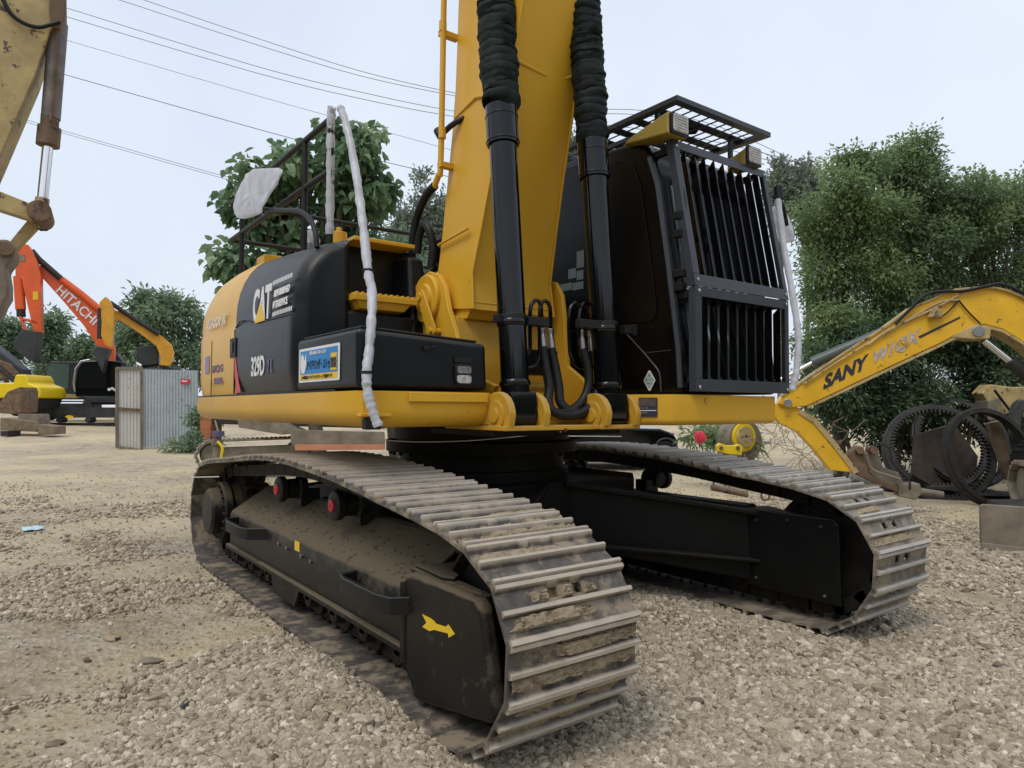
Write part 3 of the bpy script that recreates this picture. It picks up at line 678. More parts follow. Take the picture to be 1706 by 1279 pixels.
# ---- boom cylinders
for ci, (yb, top, x1, y1) in enumerate(((-.64, 3.19, 1.03, -.635), (.035, 3.08, 1.17, -.012))):
    k = (top-1.325); xb0 = 1.20 if ci == 0 else 1.27
    def axp(z): t = (z-1.325)/k; return Vector((xb0+(x1-xb0)*t, yb+(y1-yb)*t, z))
    c = MB()
    c.cyl(axp(1.45), axp(top-.24), .083, n=40); c.cyl(axp(top-.24), axp(top), .098, n=40); c.cyl(axp(top-.225), axp(top-.215), .103, n=40); c.cyl(axp(top-.07), axp(top-.06), .1015, n=40)
    c.lathe([(.085, 0), (.092, .01), (.092, .03), (.085, .04)], axp(1.49), axp(2)-axp(1.4), 40)
    c.lathe([(.085, 0), (.092, .01), (.092, .035), (.085, .045)], axp(1.84), axp(2)-axp(1.4), 40)
    c.prism([axp(1.325)+Vector((.09*math.cos(R_(a)), -.09, .09*math.sin(R_(a)))) for a in range(180, 361, 20)]+[axp(1.46)+Vector((.08, -.09, 0)), axp(1.46)+Vector((-.08, -.09, 0))], (0, .18, 0))
    for i in range(12):
        a = 2*math.pi*i/12; c.cyl(axp(top-.004)+Vector((.07*math.cos(a), .07*math.sin(a), 0)), axp(top+.012)+Vector((.07*math.cos(a), .07*math.sin(a), 0)), .010, n=6)
    co = c.build('boom_cylinder', GLO, EX, bevel=.003)
    rd = MB(); rd.cyl(axp(top), axp(5.4), .05, n=20); rd.build('piston_rod', CHR, co)
    bl = MB(); pts = []; rs = []; z = top+.02; r_ = random.Random(ci+2); nb = 40
    while z < 5.2:
        h = r_.uniform(.028, .058); R0 = .106+(.008 if ci == 0 else .0)+r_.uniform(-.004, .006)
        for q, rr_ in ((0, .88), (.15, .97), (.5, 1.02), (.85, .97)):
            o_ = Vector((r_.uniform(-.003, .003), r_.uniform(-.003, .003), 0)); pts.append(axp(z+h*q)+o_); rs.append(R0*rr_)
        z += h
    bl.tube(pts, rs, 28)
    for v in bl.v: v += Vector((noise.noise(v*9), noise.noise(v*9+Vector((5, 0, 0))), noise.noise(v*16)))*.012+Vector((noise.noise(v*28), noise.noise(v*28+Vector((5, 0, 0))), noise.noise(v*30)))*.007
    bl.build('rod_bellows', BEL, co, ang=60)
    # clamp, hard lines and hoses
    cl = MB(); cl.lathe([(.088, 0), (.088, .03), (.084, .03)], axp(1.88), axp(2)-axp(1.4), 36)
    s_ = 1 if ci == 0 else -1
    p = axp(1.885)
    if ci == 0: cl.box(p+Vector((.02, .17, 0)), (.05, .16, .05)); cl.box(p+Vector((-.0, -.10, .0)), (.05, .04, .045))
    else: cl.box(p+Vector((.03, -.16, 0)), (.05, .17, .05)); cl.box(p+Vector((.03, .17, -.01)), (.05, .07, .05)); cl.box(p+Vector((.03, .23, -.01)), (.05, .035, .07))
    cl.build('pipe_clamp', SAT, co, bevel=.003)
def hoseset(xo, lines, fits, hoses):
    for L_ in lines:
        tb = MB(); tb.tube(smooth_path([onx(u, v, xo-.02 if k in (0, 1) else xo) for k, (u, v) in enumerate(L_)], 6), .0125, 10); tb.build('hard_line', GLO, EX, ang=50)
    for (u, v) in fits:
        p = onx(u, v, xo); ft = MB(); ft.cyl(p+Vector((0, 0, .012)), p-Vector((0, 0, .022)), .024, n=6); ft.cyl(p-Vector((0, 0, .022)), p-Vector((-.003, 0, .045)), .018, n=12); ft.cyl(p-Vector((-.003, 0, .045)), p+Vector((.010, .006, -.135)), .0225, n=14)
        ft.build('hose_fitting', STL, EX, bevel=.002)
    for H_ in hoses:
        hz_ = MB(); hz_.tube(smooth_path([onx(u, v, x) for (u, v, x) in H_], 7), .029, 12); hz_.build('hydraulic_hose', RUB, EX, ang=60)
hoseset(1.08, [[(862, 598), (870, 598), (882, 585), (883, 560), (883, 525), (885, 508), (893, 500), (900, 506), (902, 525), (903, 548)], [(862, 613), (885, 612), (897, 603), (899, 580), (899, 530), (901, 508), (908, 501), (915, 508), (917, 525), (917, 548)]],
    [(903, 550), (917, 551)], [[(904, 578, 1.09), (909, 610, 1.11), (915, 645, 1.14), (913, 668, 1.16), (920, 684, 1.19), (945, 692, 1.22), (975, 690, 1.22)], [(918, 580, 1.09), (925, 612, 1.11), (931, 645, 1.14), (933, 668, 1.16), (945, 682, 1.19), (965, 687, 1.22), (990, 682, 1.2)]])
hoseset(1.16, [[(985, 612), (966, 611), (953, 598), (949, 575), (948, 530), (951, 512), (959, 504), (967, 511), (969, 530), (969, 550)], [(975, 596), (968, 590), (965, 570), (965, 535), (968, 512), (975, 505), (981, 512), (983, 530), (983, 553)]],
    [(969, 553), (984, 555)], [[(971, 581, 1.17), (979, 610, 1.19), (981, 640, 1.2), (972, 665, 1.2), (955, 682, 1.2), (930, 690, 1.18)], [(986, 584, 1.17), (995, 612, 1.19), (997, 640, 1.22), (990, 668, 1.24), (972, 686, 1.24), (950, 692, 1.22)]])
# ---- upper body: counterweight, black side panel, middle hood
def body_profile(zt, y0=YS):
    a = [(y0+.02, 1.465), (y0, 1.60), (y0, 1.96), (y0+.01, 2.0), (y0+.01, 2.06)]
    ry, rz = .34, zt-2.06-.02
    for i in range(1, 9):
        t = R_(90*i/8); a.append((y0+.01+ry*(1-math.cos(t)), 2.06+rz*math.sin(t)))
    a.append((y0+.7, zt)); return a
def loft(secs, close_y=None):
    mb = MB(); n = len(secs[0])
    for s_ in secs: mb.v += [Vector(q) for q in s_]
    for i in range(len(secs)-1):
        for j in range(n-1): mb.f.append((i*n+j, i*n+j+1, (i+1)*n+j+1, (i+1)*n+j)); mb.m.append(0)
    for i in (0, len(secs)-1): mb.f.append(tuple(i*n+j for j in range(n))); mb.m.append(0)
    return mb
def zt_at(x): return float(np.interp(x, [-2.6, -1.3, -.6, .15], [2.60, 2.585, 2.54, 2.475]))
secs = []
for x in np.linspace(-1.19, -.075, 10):
    pr = body_profile(zt_at(x)); secs.append([(x, y, z) for y, z in pr]+[(x, -.66, zt_at(x)), (x, -.66, 1.465)])
s2 = []
for x in (-.074, 0, .06):
    pr = body_profile(zt_at(x)); s2.append([(x, y, z) for y, z in pr[:-1]]+[(x, -1.215, zt_at(x)), (x, -1.215, 1.465)])
for i in range(1, 7):
    t = R_(90*i/6); x = .06+.13*math.sin(t); ins = .09*(1-math.cos(t)); pr = body_profile(zt_at(x)-ins*.6, YS+ins*.9)
    s2.append([(x, min(y, -1.23-ins*.5), z) for y, z in pr[:-1]]+[(x, -1.215-ins*.5, zt_at(x)-ins*.6), (x, -1.215-ins*.5, 1.465)])
sidep_ = loft(secs).build('side_panel', BLK, EX, ang=50)
loft(s2).build('tank_cover', BLK, EX, ang=50)
# seam between lower door and hood, front face pieces
sm = MB(); sm.tube([(-1.18, YS+.004, 1.985), (-1.05, YS-.001, 2.02), (-.9, YS-.001, 2.015), (-.7, YS-.001, 1.975), (-.3, YS-.001, 1.96), (.05, YS-.0, 1.955)], .005, 6); sm.build('door_seam', SAT, sidep_)
pil = MB(); pil.hexa([(-.08, -.82, 1.79), (.22, -.80, 1.79), (.22, -.62, 1.79), (-.08, -.62, 1.79), (-.08, -.79, 2.44), (.11, -.77, 2.43), (.11, -.645, 2.43), (-.08, -.64, 2.44)]); pil.build('tank_pillar', BLK, EX, bevel=.035, seg=4)
lowf = MB(); lowf.hexa([(-.08, -1.25, 1.79), (.19, -1.25, 1.79), (.21, -.66, 1.79), (-.08, -.66, 1.79), (-.08, -1.25, 2.02), (.185, -1.25, 2.00), (.19, -.66, 1.98), (-.08, -.66, 2.0)]); lowf.build('tank_cover_shelf', BLK, EX, bevel=.025, seg=3)
stp = MB()
stp.hexa([(-.04, -1.20, 1.995), (.23, -1.18, 2.01), (.23, -.86, 2.01), (-.04, -.84, 1.995), (-.05, -1.20, 2.095), (.26, -1.225, 2.095), (.26, -.79, 2.095), (-.05, -.79, 2.095)])
stp.hexa([(.16, -1.235, 2.06), (.263, -1.235, 2.06), (.263, -.775, 2.06), (.16, -.775, 2.06), (.16, -1.235, 2.10), (.263, -1.235, 2.10), (.263, -.775, 2.10), (.16, -.775, 2.10)])
for i in range(11): stp.prism([(.258, -1.225+i*.041, 2.099), (.258, -1.197+i*.041, 2.099), (.258, -1.202+i*.041, 2.116), (.258, -1.220+i*.041, 2.116)], (-.27, 0, 0))
stp.build('access_step', YEL, EX, bevel=.005)
rl = MB(); rl.box((-.02, -.95, 2.495), (.28, .46, .03)); rl.build('tank_top_plate', YEL, EX, bevel=.008)
# tool box
tbx = MB(); tbx.hexa([(.235, YS-.012, 1.468), (XR-.005, YS-.012, 1.468), (XR-.005, -.795, 1.468), (.235, -.70, 1.468), (.235, YS-.012, 1.775), (XR-.015, YS-.012, 1.775), (XR-.015, -.80, 1.735), (.235, -.70, 1.77)])
tbo = tbx.build('tool_box', BLK, EX, bevel=.028, seg=4)
ld = MB(); ld.hexa([(.26, YS+.02, 1.778), (XR-.05, YS+.02, 1.778), (XR-.05, -.84, 1.742), (.26, -.75, 1.772), (.26, YS+.02, 1.792), (XR-.05, YS+.02, 1.792), (XR-.05, -.84, 1.756), (.26, -.75, 1.786)]); ld.build('lid', SAT, tbo, bevel=.006)
lt = MB(); lt.box((XR-.006, -1.20, 1.690), (.02, .035, .02)); lt.tube([(XR+.006, -1.18, 1.695), (XR+.012, -1.15, 1.70), (XR+.012, -1.14, 1.675)], .004, 6); lt.build('latch', SAT, tbo)
hl = MB(); hl.box((XR-.012, -.965, 1.635), (.03, .11, .03)); hl.prism([(XR-.006, y, z) for y, z in rrect(-1.02, -.91, 1.495, 1.615, .025)], (.014, 0, 0)); ho = hl.build('headlight', SAT, tbo)
h2 = MB(); h2.prism([(XR+.004, y, z) for y, z in rrect(-1.01, -.92, 1.505, 1.55, .015)], (.012, 0, 0)); h2.build('lens', LNS, ho); h3 = MB(); h3.prism([(XR+.004, y, z) for y, z in rrect(-1.01, -.92, 1.56, 1.60, .012)], (.010, 0, 0)); h3.build('lens', paint('grey_lens', (.20, .20, .21), .2, var=.4, vs=40), ho)
# counterweight (yellow rear)
secs = []
def cw_sec(x, yshift, ztop, rz=0):
    pr = body_profile(ztop, YS+yshift); right = [(x, y, z) for y, z in pr]
    left = [(x, -.14-y, z) for y, z in reversed(pr)]; return right+left
for x, sh, zt_ in ((-1.195, 0, 2.585), (-1.5, 0, 2.60), (-1.9, 0, 2.60), (-2.2, .004, 2.585), (-2.38, .02, 2.54), (-2.50, .06, 2.46), (-2.60, .13, 2.34), (-2.68, .24, 2.2)): secs.append(cw_sec(x, sh, zt_))
cwt = loft(secs).build('counterweight', YEL, EX, ang=50)
cs = MB(); cs.box((-1.90, YS-.001, 1.70), (.006, .006, .47)); cs.box((-1.2, YS+.003, 1.72), (.010, .01, .5)); cs.build('panel_gap', SAT, cwt)
gp = MB(); gp.box((-.8, YS+.012, 1.461), (3.2, .02, .012)); gp.build('deck_gap', SAT, EX)
lv = MB(); lv.box((-1.22, YS-.003, 1.83), (.16, .012, .15)); lo_ = lv.build('door_latch', SAT, cwt, bevel=.004)
lk = MB(); lk.box((-1.22, YS-.011, 1.83), (.03, .01, .08)); lk.cyl((-1.22, YS-.005, 1.86), (-1.22, YS-.018, 1.86), .02, n=12); lk.build('handle', GRD, lo_)
mh = MB(); mh.box((-1.2+.3, -.1, 2.0), (.6-.0, 1.1, .95)); mh.build('engine_hood', SAT, EX, bevel=.03)
yb = MB(); yb.box((-1.75, -1.15, 2.64), (.22, .16, .10)); yb.build('filter_cap', YEL, EX, bevel=.01)
for i, (c, r, h) in enumerate((((-.18, -1.16, 2.50), .055, .09),)):
    fc = MB(); fc.cyl(c, (c[0], c[1], c[2]+h), r, n=20); fc.cyl((c[0], c[1], c[2]+h), (c[0], c[1], c[2]+h+.035), .02, n=10); fc.build('fuel_cap', YEL, EX, bevel=.006)
bg_ = MB(); bg_.ball((-.62, -1.20, 2.60), (.07, .07, .085), 14, rough=.35); bg_.build('lamp_in_plastic_bag', FLM, EX)
# left rear body behind the cab
lb2 = MB(); lb2.box((-.83, .95, 2.0), (.72, .98, 1.06)); lb2.build('left_side_box', SAT, EX, bevel=.03)
# ---- lettering and decals
FONT = None
def text(name, s, mat_, parent, origin, xdir, updir, size, sx=1, ext=.001, bold=0, shear=0, align='LEFT', outline=False):
    cu = bpy.data.curves.new('t', 'FONT'); cu.body = s; cu.size = size; cu.extrude = ext; cu.offset = bold; cu.shear = shear; cu.align_x = align; cu.resolution_u = 3
    if outline: cu.fill_mode = 'NONE'; cu.bevel_depth = .0025; cu.extrude = 0; cu.bevel_resolution = 0
    ob = bpy.data.objects.new('t', cu); scene.collection.objects.link(ob)
    dg = bpy.context.evaluated_depsgraph_get(); me = bpy.data.meshes.new_from_object(ob.evaluated_get(dg))
    bpy.data.objects.remove(ob); bpy.data.curves.remove(cu)
    X = Vector(xdir).normalized(); Z = Vector(updir).normalized(); Yn = X.cross(Z); Z = Yn.cross(X) if False else Z
    O = Vector(origin); po = ORG[parent.name]
    for v in me.vertices: c = v.co.copy(); v.co = O+X*(c.x*sx)+Z*c.y+X.cross(Z).normalized()*c.z-po
    me.materials.clear(); me.materials.append(mat_); me.name = name
    o = bpy.data.objects.new(name, me); scene.collection.objects.link(o); o.parent = parent; ORG[o.name] = po; return o
XD, ZD = (1, 0, 0), (0, 0, 1)
def flat(name, pts, n_off, mat_, parent):
    q = MB(); q.prism(pts, n_off); return q.build(name, mat_, parent)
dy_ = YS-.004
text('lettering', 'CAT', WHT, sidep_, (-.72, dy_-.001, 1.985), XD, (.04, .02, 1), .31, sx=.66, bold=.012)
flat('triangle_mark', [(-.655, dy_-.004, 1.965), (-.42, dy_-.004, 1.965), (-.535, dy_-.003, 2.10)], (0, -.002, 0), SGY, sidep_)
text('lettering', 'REFURBISHED', WHT, sidep_, (-.25, dy_-.001, 2.105), XD, (0, .12, 1), .062, sx=.82, bold=.003)
text('lettering', 'AFTERSERVICE', WHT, sidep_, (-.27, dy_-.001, 2.03), XD, ZD, .062, sx=.74, bold=.003)
for zz in (1.975, 2.185):
    hz = MB()
    for i in range(13): x = -.27+i*.03; hz.prism([(x, dy_, zz), (x+.018, dy_, zz), (x+.026, dy_, zz+.028), (x+.008, dy_, zz+.028)], (0, -.002, 0))
    hz.build('hazard_stripes', WHT, sidep_)
text('lettering', '329D', WHT, sidep_, (-.74, dy_, 1.595), XD, ZD, .185, sx=.75, bold=.006)
text('lettering', '2 L', PUR, sidep_, (-.37, dy_, 1.60), XD, ZD, .13, sx=.7, outline=True)
flat('red_stripe', [(-1.195, dy_+.002, 1.86), (-1.13, dy_+.002, 1.70), (-1.05, dy_+.002, 1.55), (-1.0, dy_+.002, 1.478), (-1.115, dy_+.002, 1.478), (-1.17, dy_+.002, 1.65)], (0, -.002, 0), RED, sidep_)
yy = YS-.015
stk = flat('sticker', [(x, yy, z) for x, z in rrect(.29, .905, 1.515, 1.715, .012)], (0, -.002, 0), WHT, tbo)
flat('sticker_field', [(.315, yy-.0025, 1.562), (.88, yy-.0025, 1.562), (.88, yy-.0025, 1.70), (.315, yy-.0025, 1.70)], (0, -.001, 0), BLU, tbo)
flat('sticker_field', [(.315, yy-.0025, 1.528), (.88, yy-.0025, 1.528), (.88, yy-.0025, 1.560), (.315, yy-.0025, 1.560)], (0, -.001, 0), SGY, tbo)
flat('sticker_field', [(.79, yy-.0045, 1.572), (.872, yy-.0045, 1.572), (.872, yy-.0045, 1.665), (.79, yy-.0045, 1.665)], (0, -.001, 0), SGY, tbo)
flat('emblem', [(.325, yy-.0045, 1.60), (.35, yy-.0045, 1.565), (.39, yy-.0045, 1.57), (.42, yy-.0045, 1.62), (.41, yy-.0045, 1.685), (.385, yy-.0045, 1.64), (.36, yy-.0045, 1.685), (.33, yy-.0045, 1.67)], (0, -.001, 0), WHT, tbo)
text('lettering', 'アイドリング・ストップ', INK, tbo, (.42, yy-.0055, 1.59), XD, ZD, .062, sx=.58, bold=.001)
text('lettering', '建設', INK, tbo, (.795, yy-.007, 1.59), XD, ZD, .062, sx=.62, bold=.001)
text('lettering', '燃料の節約に努めています', WHT, tbo, (.47, yy-.0055, 1.672), XD, ZD, .024, sx=.9)
text('lettering', 'この機械はアイドリングストップ実施中です', INK, tbo, (.33, yy-.0055, 1.535), XD, ZD, .022, sx=1.1)
flat('rear_sticker', [(-2.12, YS-.002, 1.66), (-1.97, YS-.002, 1.66), (-1.97, YS-.002, 1.81), (-2.12, YS-.002, 1.81)], (0, -.002, 0), PUR, cwt)
text('lettering', 'DMC2-05', PUR, cwt, (-1.86, YS-.003, 1.66), XD, ZD, .085, sx=1.0, outline=True)
text('lettering', '63-84026', PUR, cwt, (-1.80, YS-.003, 1.56), XD, ZD, .075, sx=.95, outline=True)
text('lettering', 'TERRA JK', WHT, cwt, (-2.10, YS-.004, 2.04), XD, (0, .06, 1), .12, sx=1.3, shear=.3, outline=True)
# ---- handrail round the engine deck
hr = MB(); T = .022
zr, zm = 3.30, 2.95
A = [(0, -1.3), (-2.44, -1.3), (-2.44, 1.1)]
for z in (zr, zm):
    for (a, b) in zip(A, A[1:]): hr.tube([(a[0], a[1], z), (b[0], b[1], z)], T, 8)
for (x, y) in ((0, -1.3), (-.48, -1.3), (-2.07, -1.3), (-2.44, -.2), (-2.44, 1.1)): hr.tube([(x, y, zr), (x, y, 2.45 if x > -1 else 2.5)], T*1.1, 8)
hr.build('handrail', SAT, EX, ang=50)
wr = MB()
def wrapped(pts, r, seed):
    P = smooth_path(pts, 14); r_ = random.Random(seed); rs = [r*(1+.07*math.sin(i*.9+2*math.sin(i*.31)) +r_.uniform(-.05, .05)) for i in range(len(P))]
    wr.tube(P, rs, 12)
wrapped([(0, -1.3, 2.52), (0, -1.3, 2.9), (.0, -1.3, 3.30), (.03, -1.305, 3.37)], .027, 1)
hp = []
for (u, v), x in zip([(567, 180), (576, 205), (590, 270), (603, 360), (613, 450), (620, 490), (617, 560), (611, 620), (613, 655), (623, 690), (631, 710)], (.03, .12, .32, .6, .85, 1.0, 1.13, 1.19, 1.21, 1.24, 1.26)): hp.append(onx(u, v, x))
wrapped(hp, .025, 2)
for v in wr.v: v += Vector((noise.noise(v*30), noise.noise(v*30+Vector((9, 0, 0))), noise.noise(v*22)))*.005
wro = wr.build('wrapped_grab_rail', FLM, EX, ang=60)
cr_ = MB(); cr_.tube(smooth_path([tuple(q) for q in hp], 5), .016, 8); cr_.build('inner_rail', SAT, wro)
tp = MB()
for q in (hp[4], hp[7]): tp = MB(); tp.tube([q+Vector((0, -.0, .006)), q-Vector((0, 0, .006))], .032, 14); tp.build('black_tape', RUB, wro)
ft = MB(); ft.box((1.13, -1.50, 1.33), (.05, .17, .018)); ft.build('rail_foot', YEL, EX, bevel=.004)
f2 = MB(); f2.box((1.12, -1.51, 1.285), (.06, .09, .06)); f2.build('rail_bolt', SAT, EX, bevel=.01)
# ---- mirror wrapped in a bag (right side)
ma = MB(); Fm = [ony(u, v, -1.42) for u, v in ((416, 300), (413, 318), (418, 338), (440, 348), (470, 350), (500, 352), (518, 368), (526, 390), (528, 412))]
ma.tube(smooth_path(Fm, 6), .018, 10); mo_ = ma.build('mirror_arm', RUB, EX, ang=60)
def bag(name, px, fn, mat_, parent, thick=.10, seed=0):
    P = [fn(u, v) for u, v in px]; c = sum(P, Vector())/len(P); d = (c-CAM).normalized(); P = smooth_path(P+[P[0]], 4)[:-1]; n = len(P); mb = MB(); rings = [1, .93, .8, .6, .35]
    for sgn in (1, -1):
        b = len(mb.v)
        for k, s_ in enumerate(rings):
            h = thick*(1-s_**2)**.5
            for q in P: p = c+(q-c)*s_; p = p-d*sgn*h; mb.v.append(p+Vector((noise.noise(p*14+Vector((seed, 0, 0))), noise.noise(p*14), noise.noise(p*11)))*.012)
        mb.v.append(c-d*sgn*thick)
        for k in range(len(rings)-1):
            for i in range(n): mb.f.append((b+k*n+i, b+k*n+(i+1) % n, b+(k+1)*n+(i+1) % n, b+(k+1)*n+i)); mb.m.append(0)
        for i in range(n): mb.f.append((b+4*n+i, b+4*n+(i+1) % n, b+5*n)); mb.m.append(0)
    return mb.build(name, mat_, parent, ang=70)
bag('mirror_bag', [(409, 290), (425, 281), (471, 281), (462, 305), (440, 345), (434, 356), (400, 364), (389, 350), (389, 335), (398, 312)], lambda u, v: ony(u, v, -1.46), FLB, mo_, .06)
# ---- pipes along the boom's back
pp = MB(); pp.tube(smooth_path([(.42, -.66, 5.2), (.40, -.66, 4.6), (.385, -.66, 4.1), (.372, -.66, 3.5), (.355, -.66, 3.0), (.33, -.66, 2.96), (.27, -.66, 2.89)], 5), .021, 12)
for z in (3.93, 3.02): pp.box((.37, -.61, z), (.05, .14, .035)); 
for z in (3.96, 3.22): pp.cyl((.375, -.66, z-.02), (.375, -.66, z+.05), .027, n=12)
pp.build('hydraulic_pipe', YEL, EX, ang=50)
for i, pts in enumerate(([(.28, -.66, 2.90), (.16, -.66, 2.86), (.03, -.66, 2.74), (-.03, -.66, 2.60), (-.08, -.64, 2.45)], [(.17, -.62, 2.36), (.19, -.62, 2.5), (.17, -.64, 2.62), (.10, -.64, 2.67), (.03, -.64, 2.6), (-.0, -.64, 2.48)], [(.25, -.60, 2.52), (.1, -.55, 2.56), (-.1, -.4, 2.55), (-.3, -.3, 2.5)], [(.25, -.60, 2.36), (.0, -.5, 2.38), (-.25, -.4, 2.36)])):
    q = MB(); q.tube(smooth_path(pts, 7), .030 if i < 2 else .022, 12); q.build('hydraulic_hose', RUB, EX, ang=60)
el = MB(); el.tube(smooth_path([(.36, -.66, 3.22), (.33, -.67, 3.27)], 3), .03, 10); el.tube(smooth_path([(.36, -.64, 3.25), (.44, -.6, 3.30), (.55, -.5, 3.36)], 3), .02, 10); el.build('branch_hose', RUB, EX)
# ---- cab
CY0, CY1 = .45, 1.475
cabp = [(-.45, 1.468), (-.45, 3.02), (-.42, 3.14), (-.33, 3.22), (-.1, 3.245), (.6, 3.25), (1.0, 3.225), (1.15, 3.19), (1.22, 3.13), (1.28, 3.02), (1.33, 2.88), (1.42, 2.35), (1.50, 1.75), (1.52, 1.50), (1.515, 1.468)]
cbm = MB(); cbm.pxz(cabp, CY0, CY1); cab = cbm.build('cab', CAB, EX, bevel=.05, seg=4)
gw = MB(); gw.prism([(x, CY0-.003, z) for x, z in ((-.30, 2.02), (-.30, 3.05), (-.22, 3.12), (.95, 3.13), (1.09, 3.06), (1.16, 2.9), (1.27, 2.25), (1.30, 2.0), (1.26, 1.95), (-.25, 1.95))], (0, -.006, 0)); gw.build('side_window', GLS, cab, bevel=.006)
fw = MB()
def frontx(z): return float(np.interp(z, [1.5, 1.75, 2.35, 2.88, 3.02, 3.13], [1.52, 1.50, 1.42, 1.33, 1.28, 1.22]))
def fwf(z0, z1):
    fw.hexa([(frontx(z0)+.002, CY0+.09, z0), (frontx(z0)+.014, CY0+.09, z0), (frontx(z0)+.014, CY1-.05, z0), (frontx(z0)+.002, CY1-.05, z0), (frontx(z1)+.002, CY0+.09, z1), (frontx(z1)+.014, CY0+.09, z1), (frontx(z1)+.014, CY1-.05, z1), (frontx(z1)+.002, CY1-.05, z1)])
fwf(1.56, 2.06); fwf(2.12, 2.45); fwf(2.453, 2.86); fw.build('windscreen', GLT, cab)
wp = MB(); wp.tube(smooth_path([(1.56, .56, 1.62), (1.56, .53, 1.9), (1.52, .52, 2.3), (1.5, .52, 2.55)], 6), .011, 8); wp.tube(smooth_path([(1.40, .48, 2.95), (1.47, .50, 2.8), (1.5, .49, 2.62), (1.49, .50, 2.5)], 6), .016, 8)
for z in (2.62, 2.50, 2.24, 2.15): wp.box((1.47, .475, z), (.07, .05, .05))
wp.build('hinge_and_wiper', SAT, cab, bevel=.004)
trm = MB(); trm.tube(smooth_path([(.98, CY0-.006, 1.92), (1.12, CY0-.006, 1.80), (1.25, CY0-.006, 1.68), (1.32, CY0-.006, 1.60), (1.335, CY0-.006, 1.48)], 5), .006, 6); trm.tube([(-.4, CY0-.004, 1.95), (.9, CY0-.004, 1.945)], .004, 6); trm.tube([(1.2, CY0-.004, 1.74), (1.42, CY0-.004, 1.745)], .003, 6); trm.build('trim_line', GRD, cab)
pls = MB(); pls.tube([(1.24, CY0-.002, 3.06), (1.31, CY0-.002, 2.86), (1.40, CY0-.002, 2.3), (1.475, CY0-.002, 1.75), (1.49, CY0-.002, 1.5)], .018, 8); pls.build('door_pillar_trim', GRD, cab)
dm = MB(); cx, cz = 1.235, 1.553
dm.prism([(cx-.052, CY0-.006, cz), (cx-.006, CY0-.006, cz-.068), (cx+.006, CY0-.006, cz-.068), (cx+.052, CY0-.006, cz), (cx+.006, CY0-.006, cz+.068), (cx-.006, CY0-.006, cz+.068)], (0, -.002, 0)); do = dm.build('diamond_sticker', WHT, cab)
AQ = paint('aqua_vinyl', (.16, .33, .34), .5)
dm = MB(); k = .80
dm.prism([(cx-.052*k, CY0-.0085, cz), (cx, CY0-.0085, cz-.066*k), (cx+.052*k, CY0-.0085, cz), (cx, CY0-.0085, cz+.066*k)], (0, -.001, 0)); dm.build('sticker_field', AQ, do)
text('lettering', '排出', WHT, do, (cx-.022, CY0-.010, cz+.008), XD, ZD, .022); text('lettering', '対策型', WHT, do, (cx-.030, CY0-.010, cz-.016), XD, ZD, .020); text('lettering', '3次', WHT, do, (cx-.017, CY0-.010, cz-.040), XD, ZD, .02)
pg = paint('pale_grey_patch', (.20, .26, .25), .5)  # pale grey-green rectangles laid over the side window
for (u0, v0, u1, v1) in ((934, 470, 953, 486), (954, 468, 972, 484), (947, 446, 960, 465), (961, 449, 972, 467), (961, 416, 973, 447)):
    a, b = ony(u0, v1, CY0-.011), ony(u1, v0, CY0-.011); q = MB(); q.prism([(a.x, a.y, a.z), (b.x, a.y, a.z), (b.x, a.y, b.z), (a.x, a.y, b.z)], (0, -.002, 0)); q.build('window_patch', pg, cab)
# plates with notices on the deck skirt
p0 = Vector((1.20+.10, .20, 0))
pgx = paint('faint_print', (.3, .28, .3), .5)
NP = paint('brown_notice', (.075, .055, .05), .45, var=.3, vs=30)
sd = flat('notice_plate', [(1.386, .178, 1.315), (1.482, .243, 1.315), (1.482, .243, 1.435), (1.386, .178, 1.435)], (.003, -.005, 0), INK, EX)
flat('notice_field', [(1.391, .174, 1.38), (1.48, .234, 1.38), (1.48, .234, 1.43), (1.391, .174, 1.43)], (.002, -.003, 0), NP, sd)
flat('notice_line', [(1.391, .174, 1.352), (1.48, .234, 1.352), (1.48, .234, 1.356), (1.391, .174, 1.356)], (.002, -.003, 0), WHT, sd)
for zz in (1.365, 1.335): text('lettering', 'CAT  329' if zz > 1.36 else 'NOTICE', pgx, sd, (1.396, .170, zz), (.83, .56, 0), ZD, .014)
pg2 = MB(); pg2.cyl((1.562, .62, 1.42), (1.566, .62, 1.42), .022, n=20); pg2.build('paint_spot', YDK, EX)
for (u, v) in ((905, 708), (942, 716)):
    q = MB(); a_ = onx(u, v, 1.162 if u < 920 else 1.322); q.cyl(a_-Vector((.02, 0, 0)), a_+Vector((.004, 0, 0)), .011, n=10); q.build('plug', paint('red_plug', (.12, .015, .01), .5), EX)
q = MB(); q.tube(smooth_path([ony(u, v, -.60+.0) if False else onx(u, v, x) for (u, v), x in zip([(642, 733), (700, 736), (780, 734), (860, 727), (935, 719)], (.62, .80, .98, 1.12, 1.2))], 6), .004, 6); q.build('grease_line', STL, EX)
